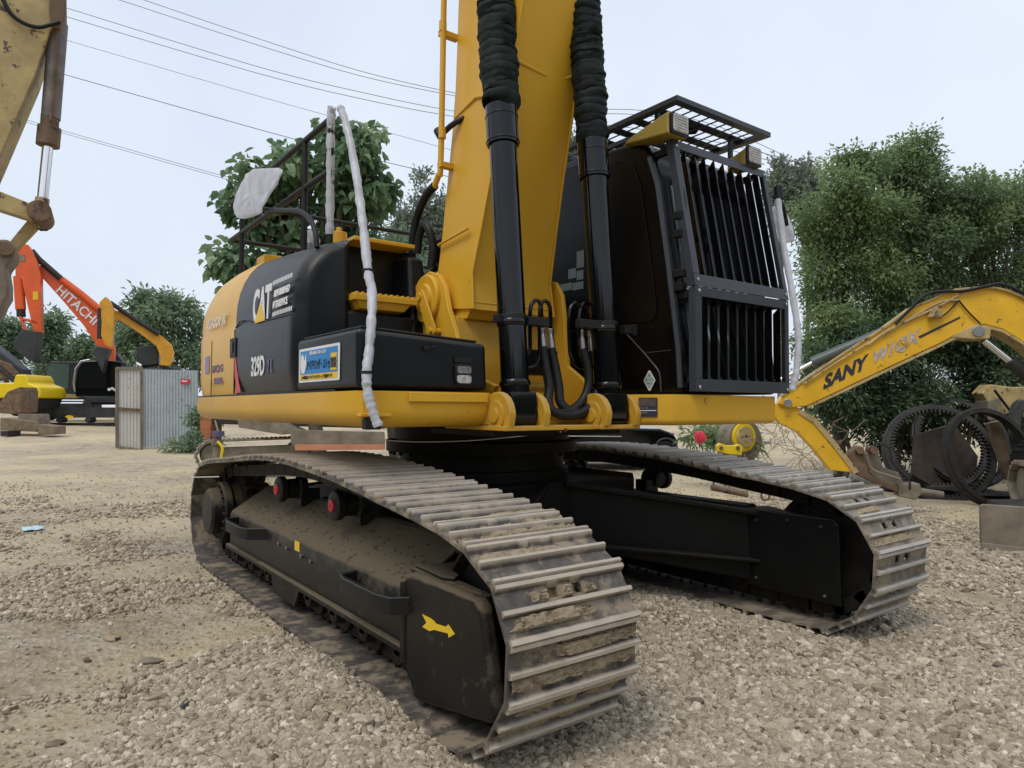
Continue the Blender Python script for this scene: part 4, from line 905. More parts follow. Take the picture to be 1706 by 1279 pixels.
# ---- cab guards
def slat_guard(name, zt, zb, xt, xb, y0, y1, cut):
    g = MB(); W = .075
    def P(y, t, off=0): return Vector((xb+(xt-xb)*t+off, y, zb+(zt-zb)*t))
    H = zt-zb
    def bar(ya, yb_, ta, tb, th=.008, o=0):
        a, b, c, d = P(ya, ta, o), P(yb_, ta, o), P(yb_, tb, o), P(ya, tb, o); g.prism([a, b, c, d], (th, 0, 0))
    w_ = .06
    bar(y0, y1, 0, w_/H*1.3); bar(y0, y1, 1-w_/H, 1); bar(y0, y0+w_, w_/H*1.3+.001, 1-w_/H-.001); bar(y1-w_*.7, y1, w_/H*1.3+.001, 1-w_/H-.001)
    # side flanges going back
    for yy_ in (y0, y1):
        s_ = .005 if yy_ == y0 else -.005
        g.prism([P(yy_, 0, 0), P(yy_, 1, 0), P(yy_, 1, -.05), P(yy_, 0, -.05)], (0, s_, 0))
    go = g.build(name, GRD, EX, bevel=.003)
    n = 9; step = (y1-y0-w_*1.6-.02)/n
    for i in range(n):
        y = y0+w_+.03+step*(i+.35); s = MB(); t0, t1 = .055/H, 1-.045/H; c_ = .05/H
        s.prism([P(y, t0, -.005), P(y, t0+c_, -.060), P(y, t1-c_, -.060), P(y, t1, -.005)], (0, .007, 0)); s.build('slat', GLO, go)
    bo = MB()
    for (y, t) in ((y0+.03, .04), (y1-.03, .04), (y0+.03, .96), (y1-.03, .96)):
        c = P(y, t, .008); bo.lathe([(.013, 0), (.013, .006), (.006, .010)], c, (1, 0, .1), 10)
    bo.build('bolt', STL, go)
    return go
slat_guard('windscreen_guard', 3.135, 2.145, 1.415, 1.598, .462, 1.50, 0)
slat_guard('lower_guard', 2.138, 1.475, 1.603, 1.603, .458, 1.485, 0)
br_ = MB()
for y in (.50, 1.42):
    for z, x0 in ((3.08, 1.22), (2.10, 1.45), (1.55, 1.50)): br_ = MB(); br_.box(((x0+1.57-(.17 if z > 3 else 0))/2, y, z), ((1.57-(.17 if z > 3 else 0))-x0, .04, .04)); br_.build('guard_bracket', SAT, EX)
rg = MB(); X0, X1, Y0, Y1, Z = .15, 1.46, .47, 1.52, 3.40
for a, b in (((X1-.06, Y0), (X1, Y1)), ((X0, Y0), (X0+.06, Y1)), ((X0+.061, Y0), (X1-.061, Y0+.06)), ((X0+.061, Y1-.06), (X1-.061, Y1))):
    rg.box(((a[0]+b[0])/2, (a[1]+b[1])/2, Z), (b[0]-a[0], b[1]-a[1], .035))
for i in range(1, 10): y = Y0+.06+(Y1-Y0-.12)*i/10; rg.tube([(X0+.03, y, Z), (X1-.03, y, Z)], .006, 6)
for i in range(1, 6): x = X0+.03+(X1-X0-.06)*i/6; rg.box((x, (Y0+Y1)/2, Z+.012), (.085, Y1-Y0-.1, .008))
for (x, y) in ((1.22, .55), (1.22, 1.36), (.25, .55), (.25, 1.36)): rg.box((x, y, 3.31), (.03, .03, .17))
rgo = rg.build('roof_guard', GRD, EX, bevel=.002)
sk = MB(); sk.ball((1.1, 1.05, 3.44), (.09, .05, .03), 10, rough=.5); sk.tube([(1.05, .95, 3.43), (1.1, 1.0, 3.48), (1.15, 1.06, 3.45)], .008, 6); sk.build('loose_cable', RUB, rgo)
# work lamps on roof with yellow hoods
for (yL, xL) in ((.42, 1.50), (1.30, 1.45)):
    lm = MB(); s_ = 1
    lm.hexa([(xL-.46, yL-.03, 3.19), (xL-.02, yL-.06, 3.13), (xL-.02, yL+.13, 3.13), (xL-.46, yL+.1, 3.19), (xL-.40, yL-.02, 3.23), (xL-.03, yL-.05, 3.285), (xL-.03, yL+.12, 3.285), (xL-.40, yL+.09, 3.23)])
    if yL > 1: lm = MB(); lm.hexa([(xL-.2, yL-.03, 3.13), (xL-.02, yL-.05, 3.13), (xL-.02, yL+.12, 3.13), (xL-.2, yL+.1, 3.13), (xL-.2, yL-.02, 3.22), (xL-.03, yL-.04, 3.26), (xL-.03, yL+.11, 3.26), (xL-.2, yL+.09, 3.22)])
    lo2 = lm.build('work_lamp', paint('faded_lamp_hood', (.30, .215, .035), .5), EX, bevel=.015, seg=3)
    b2 = MB(); b2.prism([(xL-.022, y, z) for y, z in rrect(yL-.05, yL+.12, 3.135, 3.275, .02)], (.018, 0, -.004)); b2.build('bezel', SAT, lo2)
    l2 = MB(); l2.prism([(xL-.003, y, z) for y, z in rrect(yL-.035, yL+.105, 3.15, 3.262, .015)], (.008, 0, 0))
    for i in range(6): l2.box((xL+.006, yL+.035, 3.16+i*.018), (.006, .12, .004))
    l2.build('lens', LNS, lo2)
rf = MB(); rf.box((.45, .50, 3.27), (1.1, .03, .03)); rf.box((.45, .62, 3.275), (1.1, .02, .02)); rf.build('roof_rail', GRD, EX)
# left mirror wrapped and wrapped rail beside the guard
lm = MB(); lm.tube([(1.45, 1.62, 3.03), (1.46, 1.62, 2.93)], .035, 12); lm.tube(smooth_path([(1.45, 1.55, 2.95), (1.46, 1.66, 2.90), (1.46, 1.72, 2.75)], 4), .014, 8); lmo = lm.build('mirror_arm', RUB, EX)
wr = MB(); wrapped([(1.46, 1.60, 2.93), (1.50, 1.60, 2.6), (1.58, 1.585, 2.2), (1.63, 1.57, 1.9), (1.64, 1.53, 1.65), (1.62, 1.50, 1.50)], .024, 5); wr.build('wrapped_grab_rail', FLM, EX, ang=60)
bag('mirror_bag', [(1296, 338), (1306, 345), (1316, 365), (1323, 392), (1318, 402), (1298, 404), (1286, 385), (1283, 350)], lambda u, v: onx(u, v, 1.36), FLB, lmo, .05, 3)
# ================================================================== trees
def leaves_np(C_, N_, T_, L, W, fold=.25):
    """one leaf = a pointed, folded four-triangle blade"""
    n = len(C_); B = np.cross(N_, T_); B /= np.linalg.norm(B, axis=1)[:, None]+1e-9
    L = L[:, None]; W = W[:, None]
    p0 = C_; p1 = C_+T_*L*.45+B*W*.5+N_*W*fold; p2 = C_+T_*L-N_*L*.12; p3 = C_+T_*L*.45-B*W*.5+N_*W*fold
    V = np.stack([p0, p1, p2, p3], 1).reshape(-1, 3)
    b = np.arange(n)[:, None]*4; F = np.concatenate([b+np.array([[0, 1, 2]]), b+np.array([[0, 2, 3]])], 1).reshape(-1, 3)
    return V, F
def leaves_round(C_, N_, T_, L, W, fold=.18):
    n = len(C_); B = np.cross(N_, T_); B /= np.linalg.norm(B, axis=1)[:, None]+1e-9; L = L[:, None]; W = W[:, None]
    p = [C_, C_-T_*L*.06+B*W*.3+N_*W*fold*.6, C_+T_*L*.25+B*W*.55+N_*W*fold, C_+T_*L*.65+B*W*.36+N_*W*fold*.5, C_+T_*L-N_*L*.22, C_+T_*L*.65-B*W*.36+N_*W*fold*.5, C_+T_*L*.25-B*W*.55+N_*W*fold, C_-T_*L*.06-B*W*.3+N_*W*fold*.6]
    V = np.stack(p, 1).reshape(-1, 3); b = np.arange(n)[:, None]*8
    F = np.concatenate([b+np.array([[0, 1, 2, 3]]), b+np.array([[0, 3, 4, 4]])[:, :4], b+np.array([[0, 5, 6, 7]])], 1).reshape(-1, 4)
    F = np.concatenate([b+np.array([q]) for q in ([0, 1, 2], [0, 2, 3], [0, 3, 4], [0, 4, 5], [0, 5, 6], [0, 6, 7])], 1).reshape(-1, 3)
    return V, F
def crown(name, ells, n_cl, per, rc, L, W, mat_, parent, droop=.4, light=0, seed=1, rnd_leaf=False):
    r_ = np.random.default_rng(seed); vol = np.array([e[1][0]*e[1][1]*e[1][2] for e in ells])**.6; pick = r_.choice(len(ells), n_cl, p=vol/vol.sum())
    d = r_.normal(size=(n_cl, 3)); d /= np.linalg.norm(d, axis=1)[:, None]; rad = np.clip(r_.random(n_cl)**.42*(1+.12*r_.normal(size=n_cl)), 0, 1.1)
    c = np.array([ells[i][0] for i in pick]); s = np.array([ells[i][1] for i in pick]); Cc = c+d*s*rad[:, None]
    n = n_cl*per; ci = np.repeat(np.arange(n_cl), per)
    off = np.clip(r_.normal(size=(n, 3)), -1.9, 1.9)*rc*np.array([1, 1, .75])
    P = Cc[ci]+off; out = d[ci]*.6+off/rc*.5
    T_ = out+r_.normal(size=(n, 3))*.5; T_[:, 2] -= droop; T_ /= np.linalg.norm(T_, axis=1)[:, None]
    N_ = r_.normal(size=(n, 3))*.55+np.array([0, 0, 1.0]); N_ -= (N_*T_).sum(1)[:, None]*T_; N_ /= np.linalg.norm(N_, axis=1)[:, None]
    k = r_.uniform(.6, 1.25, n); V, F = (leaves_round if W/L > .7 else leaves_np)(P, N_, T_, L*k, W*k); nf_ = len(F)//n
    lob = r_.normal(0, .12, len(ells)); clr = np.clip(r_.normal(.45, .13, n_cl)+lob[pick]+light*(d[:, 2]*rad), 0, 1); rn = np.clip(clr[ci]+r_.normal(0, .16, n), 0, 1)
    return mesh_np(name, V, F, mat_, parent, rnd=np.repeat(rn, nf_), origin=tuple(ORG[parent.name]))
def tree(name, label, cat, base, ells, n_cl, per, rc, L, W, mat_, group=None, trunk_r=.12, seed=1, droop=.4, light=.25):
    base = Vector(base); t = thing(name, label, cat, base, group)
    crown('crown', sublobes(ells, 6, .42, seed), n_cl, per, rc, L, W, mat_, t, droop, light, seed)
    mb = MB(); r_ = random.Random(seed); cen = sum((Vector(e[0]) for e in ells), Vector())/len(ells); fork = base.lerp(cen, .55)
    mb.tube(smooth_path([base, base.lerp(fork, .5)+Vector((r_.uniform(-.1, .1),)*3), fork, fork.lerp(cen, .6)], 4), [trunk_r*(1-.6*i/12) for i in range(13)], 9)
    for e in ells:
        for q in range(3):
            e0 = Vector(e[0]); en = e0+Vector((r_.uniform(-.6, .6)*e[1][0], r_.uniform(-.6, .6)*e[1][1], r_.uniform(-.1, .8)*e[1][2])); st = fork.lerp(cen, r_.uniform(-.4, .4)); mid = st.lerp(en, .5)+Vector((0, 0, -.1*(en-st).length))
            P = smooth_path([st, mid, en], 4); mb.tube(P, [trunk_r*.45*(1-.85*i/(len(P)-1)) for i in range(len(P))], 6)
    mb.build('trunk', BARK, t, ang=60); return t
def E_(u, v, dep, ru, rv, rd=None):              # crown lobe from its picture size at a distance
    a = ru*dep/FPX; b = rv*dep/FPX; return (tuple(at(u, v, dep)), (a, a if rd is None else rd, b))
def sublobes(ells, k, f, seed):
    r_ = random.Random(seed); out_ = []
    for c, s_ in ells:
        out_.append((c, tuple(q*.72 for q in s_)))
        for i in range(k):
            d = Vector((r_.gauss(0, 1), r_.gauss(0, 1), r_.gauss(.25, 1))).normalized(); g_ = f*r_.uniform(.6, 1.25)
            out_.append(((c[0]+d.x*s_[0]*.78, c[1]+d.y*s_[1]*.78, c[2]+d.z*s_[2]*.78), (s_[0]*g_, s_[1]*g_, s_[2]*g_*.8)))
    return out_
def gbase(u, dep):
    p = at(u, 679, dep); return (p.x, p.y, gz(p.x, p.y)-.05)
tree('broadleaf_tree', 'large-leaved green tree standing behind the engine deck handrail', 'tree', gbase(540, 13.5),
     [E_(455, 300, 13, 62, 55), E_(585, 255, 13.2, 55, 60), E_(400, 335, 13, 38, 34), E_(372, 440, 13, 30, 40), E_(440, 430, 13.4, 70, 60), E_(540, 350, 13.6, 85, 75), E_(610, 335, 13.2, 45, 48), E_(560, 440, 14, 110, 60), E_(500, 270, 13.2, 40, 45), E_(548, 215, 13.2, 18, 22)],
     300, 17, .13, .185, .16, LF_BIG, trunk_r=.16, seed=3, droop=.8)
tree('leafy_shrub', 'mid green shrub behind the tank cover, right of the large-leaved tree', 'shrub', gbase(660, 16), [E_(640, 420, 16, 50, 40), E_(700, 450, 16, 60, 35), E_(600, 440, 16, 50, 40)], 240, 22, .2, .13, .05, LF_FAR, seed=4)
PG = 'poplar trees far behind the yard'
for i, (u, v, ru, rv, lab) in enumerate(((672, 400, 24, 60, 'shorter grey-green poplar at the left of the row behind the boom'), (706, 370, 26, 86, 'tallest grey-green poplar just left of the boom'), (742, 385, 22, 75, 'grey-green poplar partly hidden by the left edge of the boom'), (945, 260, 14, 40, 'poplar tip peeping between the boom and the cab'), (1299, 320, 18, 66, 'slim grey-green poplar just right of the cab guard'), (1345, 320, 34, 60, 'poplar crown rising behind the left shoulder of the big right tree'))):
    D_ = 48; tree('poplar_tree', lab, 'tree', gbase(u, D_), [E_(u+dx*ru, v+dy*rv, D_, ru*a, rv*b) for dx, dy, a, b in ((0, .5, .9, .6), (-.4, .15, .5, .5), (.4, .2, .5, .5), (0, -.2, .6, .6), (-.1, -.65, .3, .35), (.55, -.1, .3, .35))], 240, 16, .32, .30, .18, LF_POP, PG, .2, 20+i, droop=-.8)
FG = 'trees far behind the orange machine'
for i, (u, ells, lab, nc) in enumerate(((265, [(265, 530, 55, 45), (225, 550, 35, 45), (310, 540, 35, 45), (250, 590, 70, 40), (240, 500, 22, 20), (325, 600, 40, 50), (180, 600, 30, 35)], 'wide feathery green tree clump behind the corrugated sheet fence', 520), (88, [(88, 565, 22, 34), (88, 535, 13, 16), (88, 600, 26, 30)], 'narrow conical dark green tree between the orange and the green cab machines', 170), (10, [(6, 560, 20, 30), (18, 590, 18, 28)], 'dark tree at the left edge behind the rusty bucket', 120), (148, [(148, 580, 14, 20), (140, 600, 16, 20)], 'small bush-like tree between the conical tree and the feathery clump', 90))):
    D_ = 46; tree('yard_tree', lab, 'tree', gbase(u, D_), [E_(a, b, D_, c, d) for a, b, c, d in ells], nc, 22, .34, .42, .16, LF_FAR, FG, .2, 40+i)
AG = 'ash trees at the right edge of the yard'
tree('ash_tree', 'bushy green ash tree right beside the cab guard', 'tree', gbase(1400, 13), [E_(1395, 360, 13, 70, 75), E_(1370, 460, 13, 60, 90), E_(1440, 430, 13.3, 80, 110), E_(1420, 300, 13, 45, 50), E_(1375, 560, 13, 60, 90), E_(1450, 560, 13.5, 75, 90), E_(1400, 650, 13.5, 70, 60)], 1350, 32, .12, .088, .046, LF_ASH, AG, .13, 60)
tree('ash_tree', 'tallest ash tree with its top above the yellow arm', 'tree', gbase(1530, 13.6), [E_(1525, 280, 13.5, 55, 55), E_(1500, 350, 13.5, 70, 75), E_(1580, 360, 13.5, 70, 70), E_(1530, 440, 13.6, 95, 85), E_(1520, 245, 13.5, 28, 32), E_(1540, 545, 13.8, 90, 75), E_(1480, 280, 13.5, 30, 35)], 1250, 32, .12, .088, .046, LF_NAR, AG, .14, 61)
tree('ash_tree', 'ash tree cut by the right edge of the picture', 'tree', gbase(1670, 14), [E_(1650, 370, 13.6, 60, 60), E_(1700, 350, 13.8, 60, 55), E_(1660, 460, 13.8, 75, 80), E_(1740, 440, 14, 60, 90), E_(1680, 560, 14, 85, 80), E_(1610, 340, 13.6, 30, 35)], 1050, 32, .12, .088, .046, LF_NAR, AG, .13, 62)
HB = []
SG = 'dark undergrowth along the right edge'
for i, (u, ells, lab) in enumerate(((1400, [(1380, 640, 55, 60), (1440, 600, 50, 60), (1420, 690, 50, 40)], 'dark leafy undergrowth behind the lower bend of the yellow arm'), (1500, [(1490, 590, 60, 60), (1470, 680, 60, 45), (1540, 650, 50, 50)], 'dark leafy undergrowth just left of the gear rings'), (1620, [(1600, 560, 60, 60), (1650, 610, 55, 50)], 'dark leafy undergrowth above the gear rings'), (1700, [(1700, 590, 50, 70)], 'dark leafy undergrowth at the right edge above the old machine'), (1560, [(1480, 720, 50, 50), (1560, 700, 60, 60), (1620, 690, 60, 60)], 'dark foliage seen through and behind the gear rings'), (1690, [(1670, 700, 60, 60), (1720, 700, 60, 60)], 'dark foliage behind the old arm at the right edge'))):
    D_ = 12.2+.25*i; tree('undergrowth_shrub', lab, 'shrub', gbase(u, D_), [E_(a, b, D_, c, d) for a, b, c, d in ells], 380, 26, .14, .10, .042, LF_DRK, SG, .05, 70+i, droop=.2)
tree('flowering_shrub', 'low green shrub with a red bloom seen under the cab deck', 'shrub', gbase(1190, 12), [E_(1185, 728, 12, 40, 22), E_(1230, 740, 12, 40, 18)], 120, 14, .09, .13, .035, LF_NAR, None, .02, 80)
fl = MB()
for i in range(16):
    a = i*2.4; c = at(1167, 728, 11.3); fl.ball(c+(RV*math.cos(a)+UV*math.sin(a))*.07*(i/16)**.5, (.05, .05, .04), 6, rough=.5)
tag(fl.build('rose', paint('rose_petal', (.65, .03, .07), .6), None, origin=at(1167, 740, 11.3)), 'round red flower head glimpsed between deck and track', 'flower')
wl_ = MB(); r_ = random.Random(9)
for i in range(45):
    u0 = r_.uniform(1240, 1400); v0 = r_.uniform(700, 790); D_ = r_.uniform(11, 12); P = [at(u0, v0, D_)]
    for k in range(5): P.append(P[-1]+RV*r_.uniform(-.25, .25)+UV*r_.uniform(-.2, .22)+DV*r_.uniform(-.1, .1))
    wl_.tube(smooth_path(P, 3), .005, 4)
tag(wl_.build('dry_vines', paint('dry_vine', (.24, .19, .13), .9), None, origin=at(1330, 800, 11.5)), 'tangle of dry brown vines behind the far track', 'vines', kind='stuff')
gsh = MB()
tree('weed_clump', 'green weeds at the foot of the corrugated sheet fence', 'weeds', gbase(330, 19), [E_(335, 735, 19, 16, 14), E_(345, 700, 19.5, 20, 30), E_(300, 745, 19, 30, 6)], 110, 16, .14, .16, .07, LF_FAR, None, .02, 90)
# ================================================================== hill
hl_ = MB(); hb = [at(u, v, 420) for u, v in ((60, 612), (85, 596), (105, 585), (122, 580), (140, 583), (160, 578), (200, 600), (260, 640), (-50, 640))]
hl_.prism(hb, (DV.x*60, DV.y*60, 0)); ho_ = hl_.build('hill', paint('hazed_hillside', (.30, .36, .46), .9, var=.1, vs=.02, bmp=0), None, origin=(hb[2].x, hb[2].y, 1)); ho_['kind'] = 'structure'  # distance haze is put into the blue-grey base colour
hm = MB(); h0 = math.atan2(DV.y, DV.x)  # unseen dark ridge behind the camera, added for the black paint to reflect
for i in range(61):
    a_ = h0+R_(58+244*i/60); r_d = 40+6*noise.noise(Vector((i*.3, 0, 0))); hh_ = 12+5*noise.noise(Vector((i*.45, 3, 0)))+2*noise.noise(Vector((i*1.9, 5, 0)))
    if i in (0, 60): hh_ = 2
    for k, (dr, hk) in enumerate(((-4, -.5), (0, .35), (3, .75), (8, 1.0), (25, -.2))): hm.v.append(Vector((CAM.x+math.cos(a_)*(r_d+dr), CAM.y+math.sin(a_)*(r_d+dr), hh_*hk+(.8 if k else .3))))
for i in range(60):
    for k in range(4): hm.f.append((i*5+k, (i+1)*5+k, (i+1)*5+k+1, i*5+k+1)); hm.m.append(0)
hm.build('added_reflection_ridge', paint('reflection_ridge_green', (.05, .075, .035), .95, var=.5, vs=.6, bmp=.5, bs=1), None)['kind'] = 'structure'
# ================================================================== power lines
WM = paint('wire', (.06, .06, .07), .6)
WG = 'overhead wires across the sky'
WL = [([(-500, -300), (100, -50), (241, 0), (430, 64), (600, 118), (745, 152), (860, 172), (960, 181), (1075, 184), (1180, 205), (1275, 244), (1335, 274), (1420, 318), (1800, 520)], 45, 'highest overhead wire, crossing the top edge of the picture'),
      ([(-500, -260), (60, -45), (200, 0), (430, 75), (600, 126), (745, 157), (860, 178), (960, 188), (1075, 192), (1180, 216), (1275, 256), (1330, 284), (1420, 332), (1800, 540)], 45, 'second highest overhead wire, just under the top one'),
      ([(-500, -230), (-40, -35), (108, 12), (430, 111), (600, 153), (745, 183), (860, 198), (960, 206), (1060, 214), (1300, 262), (1800, 420)], 44, 'third overhead wire from the top, upper of the middle pair'),
      ([(-500, -200), (-40, -20), (109, 27), (430, 122), (600, 164), (745, 192), (860, 206), (960, 213), (1060, 222), (1300, 272), (1800, 440)], 44, 'fourth overhead wire from the top, lower of the middle pair'),
      ([(-20, 30), (108, 66), (431, 160), (578, 201), (758, 251), (860, 275)], 40, 'thin overhead wire running alone below the middle pair'),
      ([(-20, 85), (56, 109), (430, 215), (598, 259), (743, 293), (860, 318)], 38, 'overhead wire passing behind the large-leaved tree'),
      ([(-20, 180), (25, 193), (100, 216), (398, 300), (520, 330), (640, 355)], 36, 'lowest overhead wire, upper strand of the close pair'),
      ([(-20, 183), (25, 197), (100, 220), (398, 304), (520, 335), (640, 361)], 36, 'lowest overhead wire, lower strand of the close pair')]
for i, (pts, D_, lab) in enumerate(WL):
    q = MB(); q.tube(smooth_path([at(u, v, D_) for u, v in pts], 4), .018 if i not in (4, 6, 7) else .012, 5); tag(q.build('overhead_wire', WM, None, origin=at(*pts[0], D_)), lab, 'power line', WG)
# ================================================================== generic traced pieces
def slab(name, F, px, th, mat_, parent, off=0, bevel=.01, sub=None):
    mb = MB(); P = [F.pt(u, v, off) for u, v in px]; mb.prism(P, F.n*th); return mb.build(name, mat_, parent, bevel=bevel)
def rod(name, F, pts, r, mat_, parent, off=0, n=12, sm=False):
    P = [F.pt(u, v, off) for u, v in pts]; mb = MB(); mb.tube(smooth_path(P, 5) if sm else P, r, n); return mb.build(name, mat_, parent, ang=50)
def disc(name, F, u, v, r, th, mat_, parent, off=0):
    mb = MB(); c = F.pt(u, v, off); mb.lathe([(r*.3, -.0), (r, .0), (r, th), (r*.3, th)], c, F.n, 28); return mb.build(name, mat_, parent, bevel=.004)
def crawler(parent, c, along, up_h, length, width, mat_=IRN, n=30, fmat=None, lug=.03):
    """a track: belt of shoes round a frame; c = ground centre, along = unit vector"""
    along = Vector(along).normalized(); side = Vector((-along.y, along.x, 0)); r = up_h/2; mb = MB(); c = Vector(c); L = length/2-r; P = []
    for i in range(13): a = R_(-90+180*i/12); P.append((L+r*math.cos(a), r+r*math.sin(a)))
    for i in range(13): a = R_(90+180*i/12); P.append((-L+r*math.cos(a), r+r*math.sin(a)))
    Q = P+[P[0]]
    pts = []; S = [0]
    for a, b in zip(Q, Q[1:]): S.append(S[-1]+math.hypot(b[0]-a[0], b[1]-a[1]))
    m_ = max(20, int(S[-1]/.17))
    for k in range(m_):
        s_ = S[-1]*k/m_; i = max(j for j in range(len(S)-1) if S[j] <= s_); t = (s_-S[i])/max(1e-6, S[i+1]-S[i])
        x = Q[i][0]*(1-t)+Q[i+1][0]*t; z = Q[i][1]*(1-t)+Q[i+1][1]*t; dx, dz = Q[i+1][0]-Q[i][0], Q[i+1][1]-Q[i][1]; l = math.hypot(dx, dz); dx /= l; dz /= l
        T_ = along*dx+Vector((0, 0, dz)); nn = along*dz+Vector((0, 0, -dx)); rot = Matrix((T_, side, nn)).transposed(); p = c+along*x+Vector((0, 0, z))
        mb.box(p-nn*.02, (S[-1]/m_*.96, width, .03), rot)
        for o_ in (-.05, .04): mb.box(p+nn*.002+T_*o_, (.02, width*.99, lug), rot)
    tr = mb.build('track', mat_, parent)
    fb = MB(); h = Vector((0, 0, 1))
    fb.hexa([c+along*sx*(L+.0)+side*sy*width*.32+h*z for z in (r*.55, r*1.45) for sx, sy in ((-1, -1), (1, -1), (1, 1), (-1, 1))])
    for sx in (-1, 1): fb.cyl(c+along*sx*L+h*r-side*width*.36, c+along*sx*L+h*r+side*width*.36, r*.72, n=20)
    for k in range(5): fb.cyl(c+along*(L*(-.8+.4*k))+h*r*.35-side*width*.36, c+along*(L*(-.8+.4*k))+h*r*.35+side*width*.36, r*.25, n=12)
    fb.build('track_frame', fmat or IRN, parent, bevel=.01); return tr
# ================================================================== worn arm hanging at the left edge
F = Face(60, 300, 5.6, 30)
AR = thing('old_excavator', 'worn yellow digger arm with rusty cylinder hanging at the left edge', 'excavator', F.pt(0, 700))
slab('stick', F, [(-90, -60), (105, -60), (107, 20), (98, 36), (84, 50), (72, 85), (60, 122), (0, 262), (-30, 330), (-90, 330)], .38, OLD, AR, bevel=.012)
slab('cylinder_mount', F, [(84, -60), (108, -60), (109, 28), (100, 50), (84, 44), (82, 20)], .30, RST, AR, off=-.03)
GRC = paint('grimy_grey_steel', (.17, .15, .14), .55, metal=.2, var=.4, vs=7, chips=.2, chipcol=(.09, .06, .045), bmp=.2)
rod('link_cylinder', F, [(96, 30), (83, 190)], .070, GRC, AR, off=.1, n=20)
rod('cylinder_gland', F, [(82, 186), (81, 204)], .066, RST, AR, off=.1, n=20); rod('cylinder_gland', F, [(81, 205), (78, 236)], .085, RST, AR, off=.1, n=20)
rod('feed_pipe', F, [(96, 45), (92, 100), (88, 150), (84, 200)], .012, RST, AR, off=.02)
rod('hose', F, [(0, -10), (18, 25), (40, 42), (64, 49), (84, 45), (100, 40)], .016, RUB, AR, off=-.04, sm=True)
rod('piston_rod', F, [(78, 236), (68, 335)], .040, CHR, AR, off=.1, n=20); rod('rod_eye', F, [(69, 325), (66, 352)], .052, OLD, AR, off=.1)
slab('link', F, [(-40, 305), (0, 318), (60, 342), (72, 350), (66, 366), (50, 366), (0, 350), (-40, 335)], .10, OLD, AR, off=.0)
slab('link', F, [(75, 352), (62, 372), (24, 412), (12, 420), (4, 405), (12, 398), (52, 350)], .10, OLD, AR, off=.12)
for u, v, r in ((66, 353, .085),): disc('pin', F, u, v, r, .36, RST, AR, off=-.05)
slab('coupler', F, [(-40, 398), (14, 398), (26, 412), (24, 428), (10, 446), (14, 470), (14, 492), (6, 505), (0, 520), (-40, 560)], .34, CONC, AR, off=.0, bevel=.02)
disc('pin', F, 10, 415, .055, .40, RST, AR, off=-.04)
rod('grease_wire', F, [(60, 375), (66, 379), (78, 379)], .006, RUB, AR, off=.1)
# ================================================================== orange excavator and neighbours, far left
F = Face(170, 650, 31, 24)
HT = thing('excavator', 'orange excavator with raised boom and dark bucket behind the sheet fence', 'excavator', at(180, 704, 31))
cpx = lambda L_: [(x/3.198, 380+y/3.198) for x, y in L_]
slab('boom', F, cpx([(195, 190), (235, 198), (270, 215), (330, 262), (420, 345), (535, 425), (548, 480), (560, 560), (606, 620), (606, 710), (570, 710), (515, 625), (440, 512), (330, 382), (222, 262), (195, 225)]), .7, ORG_, HT, off=.2)
slab('stick', F, cpx([(94, 140), (145, 95), (164, 100), (204, 180), (214, 215), (226, 258), (231, 560), (190, 556), (126, 280), (94, 262)]), .55, ORG_, HT, off=-.4)
rod('stick_cylinder', F, cpx([(165, 118), (205, 165), (320, 265)]), .13, IRN, HT, off=.1); rod('cylinder_tube', F, cpx([(320, 268), (430, 350), (528, 432)]), .16, ORG_, HT, off=.2)
rod('bucket_cylinder', F, cpx([(104, 262), (116, 436)]), .20, ORG_, HT, off=-.2); rod('piston_rod', F, cpx([(117, 436), (119, 475)]), .17, IRN, HT, off=-.2)
slab('link', F, cpx([(110, 476), (125, 476), (150, 545), (138, 552)]), .4, ORG_, HT, off=-.4); slab('link', F, cpx([(110, 476), (205, 500), (215, 520), (130, 492)]), .4, ORG_, HT, off=-.4)
slab('bucket', F, cpx([(88, 625), (110, 585), (140, 546), (226, 562), (214, 640), (203, 722), (160, 700), (110, 665)]), 1.1, BKT, HT, off=-.7, bevel=.04)
text('lettering', 'HITACHI', WHT, HT, F.pt(*cpx([(288, 330)])[0], .17), F.x-Vector((0, 0, .98)), Vector((0, 0, 1))+F.x*.75, .56, sx=.95, bold=.01, ext=.005)
slab('marker_plate', F, cpx([(186, 345), (214, 345), (214, 388), (186, 388)]), .01, SGY, HT, off=-.42, bevel=0); slab('marker_plate', F, cpx([(105, 152), (145, 152), (147, 186), (108, 186)]), .01, CONC, HT, off=-.42, bevel=0)
slab('body', F, cpx([(560, 640), (600, 650), (640, 700), (640, 900), (500, 900), (500, 720)]), 2.6, BKT, HT, off=1.0, bevel=.05)
F2 = Face(180, 650, 28.5, 22)
BE = thing('excavator', 'amber excavator with black cab parked behind the sheet fence', 'excavator', at(150, 706, 28.5))
slab('boom', F2, cpx([(595, 432), (640, 432), (700, 470), (770, 515), (860, 572), (905, 610), (920, 655), (915, 700), (895, 730), (843, 725), (850, 680), (826, 622), (740, 556), (640, 490), (600, 470)]), .5, ORY, BE, off=.5)
slab('stick', F2, cpx([(536, 400), (568, 370), (585, 382), (608, 430), (614, 470), (600, 640), (566, 625), (545, 575), (548, 500)]), .45, ORY, BE, off=-.3)
rod('stick_cylinder', F2, cpx([(578, 388), (690, 465), (840, 560)]), .09, IRN, BE, off=.4); rod('bucket_cylinder', F2, cpx([(540, 430), (537, 590)]), .11, IRN, BE, off=-.2)
slab('bucket', F2, cpx([(497, 660), (528, 632), (592, 645), (575, 690), (556, 776), (525, 700)]), .9, BKT, BE, off=-.5, bevel=.04)
cbk = slab('cab', F2, cpx([(385, 860), (400, 745), (420, 712), (440, 703), (560, 700), (640, 706), (640, 900), (390, 895)]), 1.6, GLO, BE, off=.4, bevel=.06)
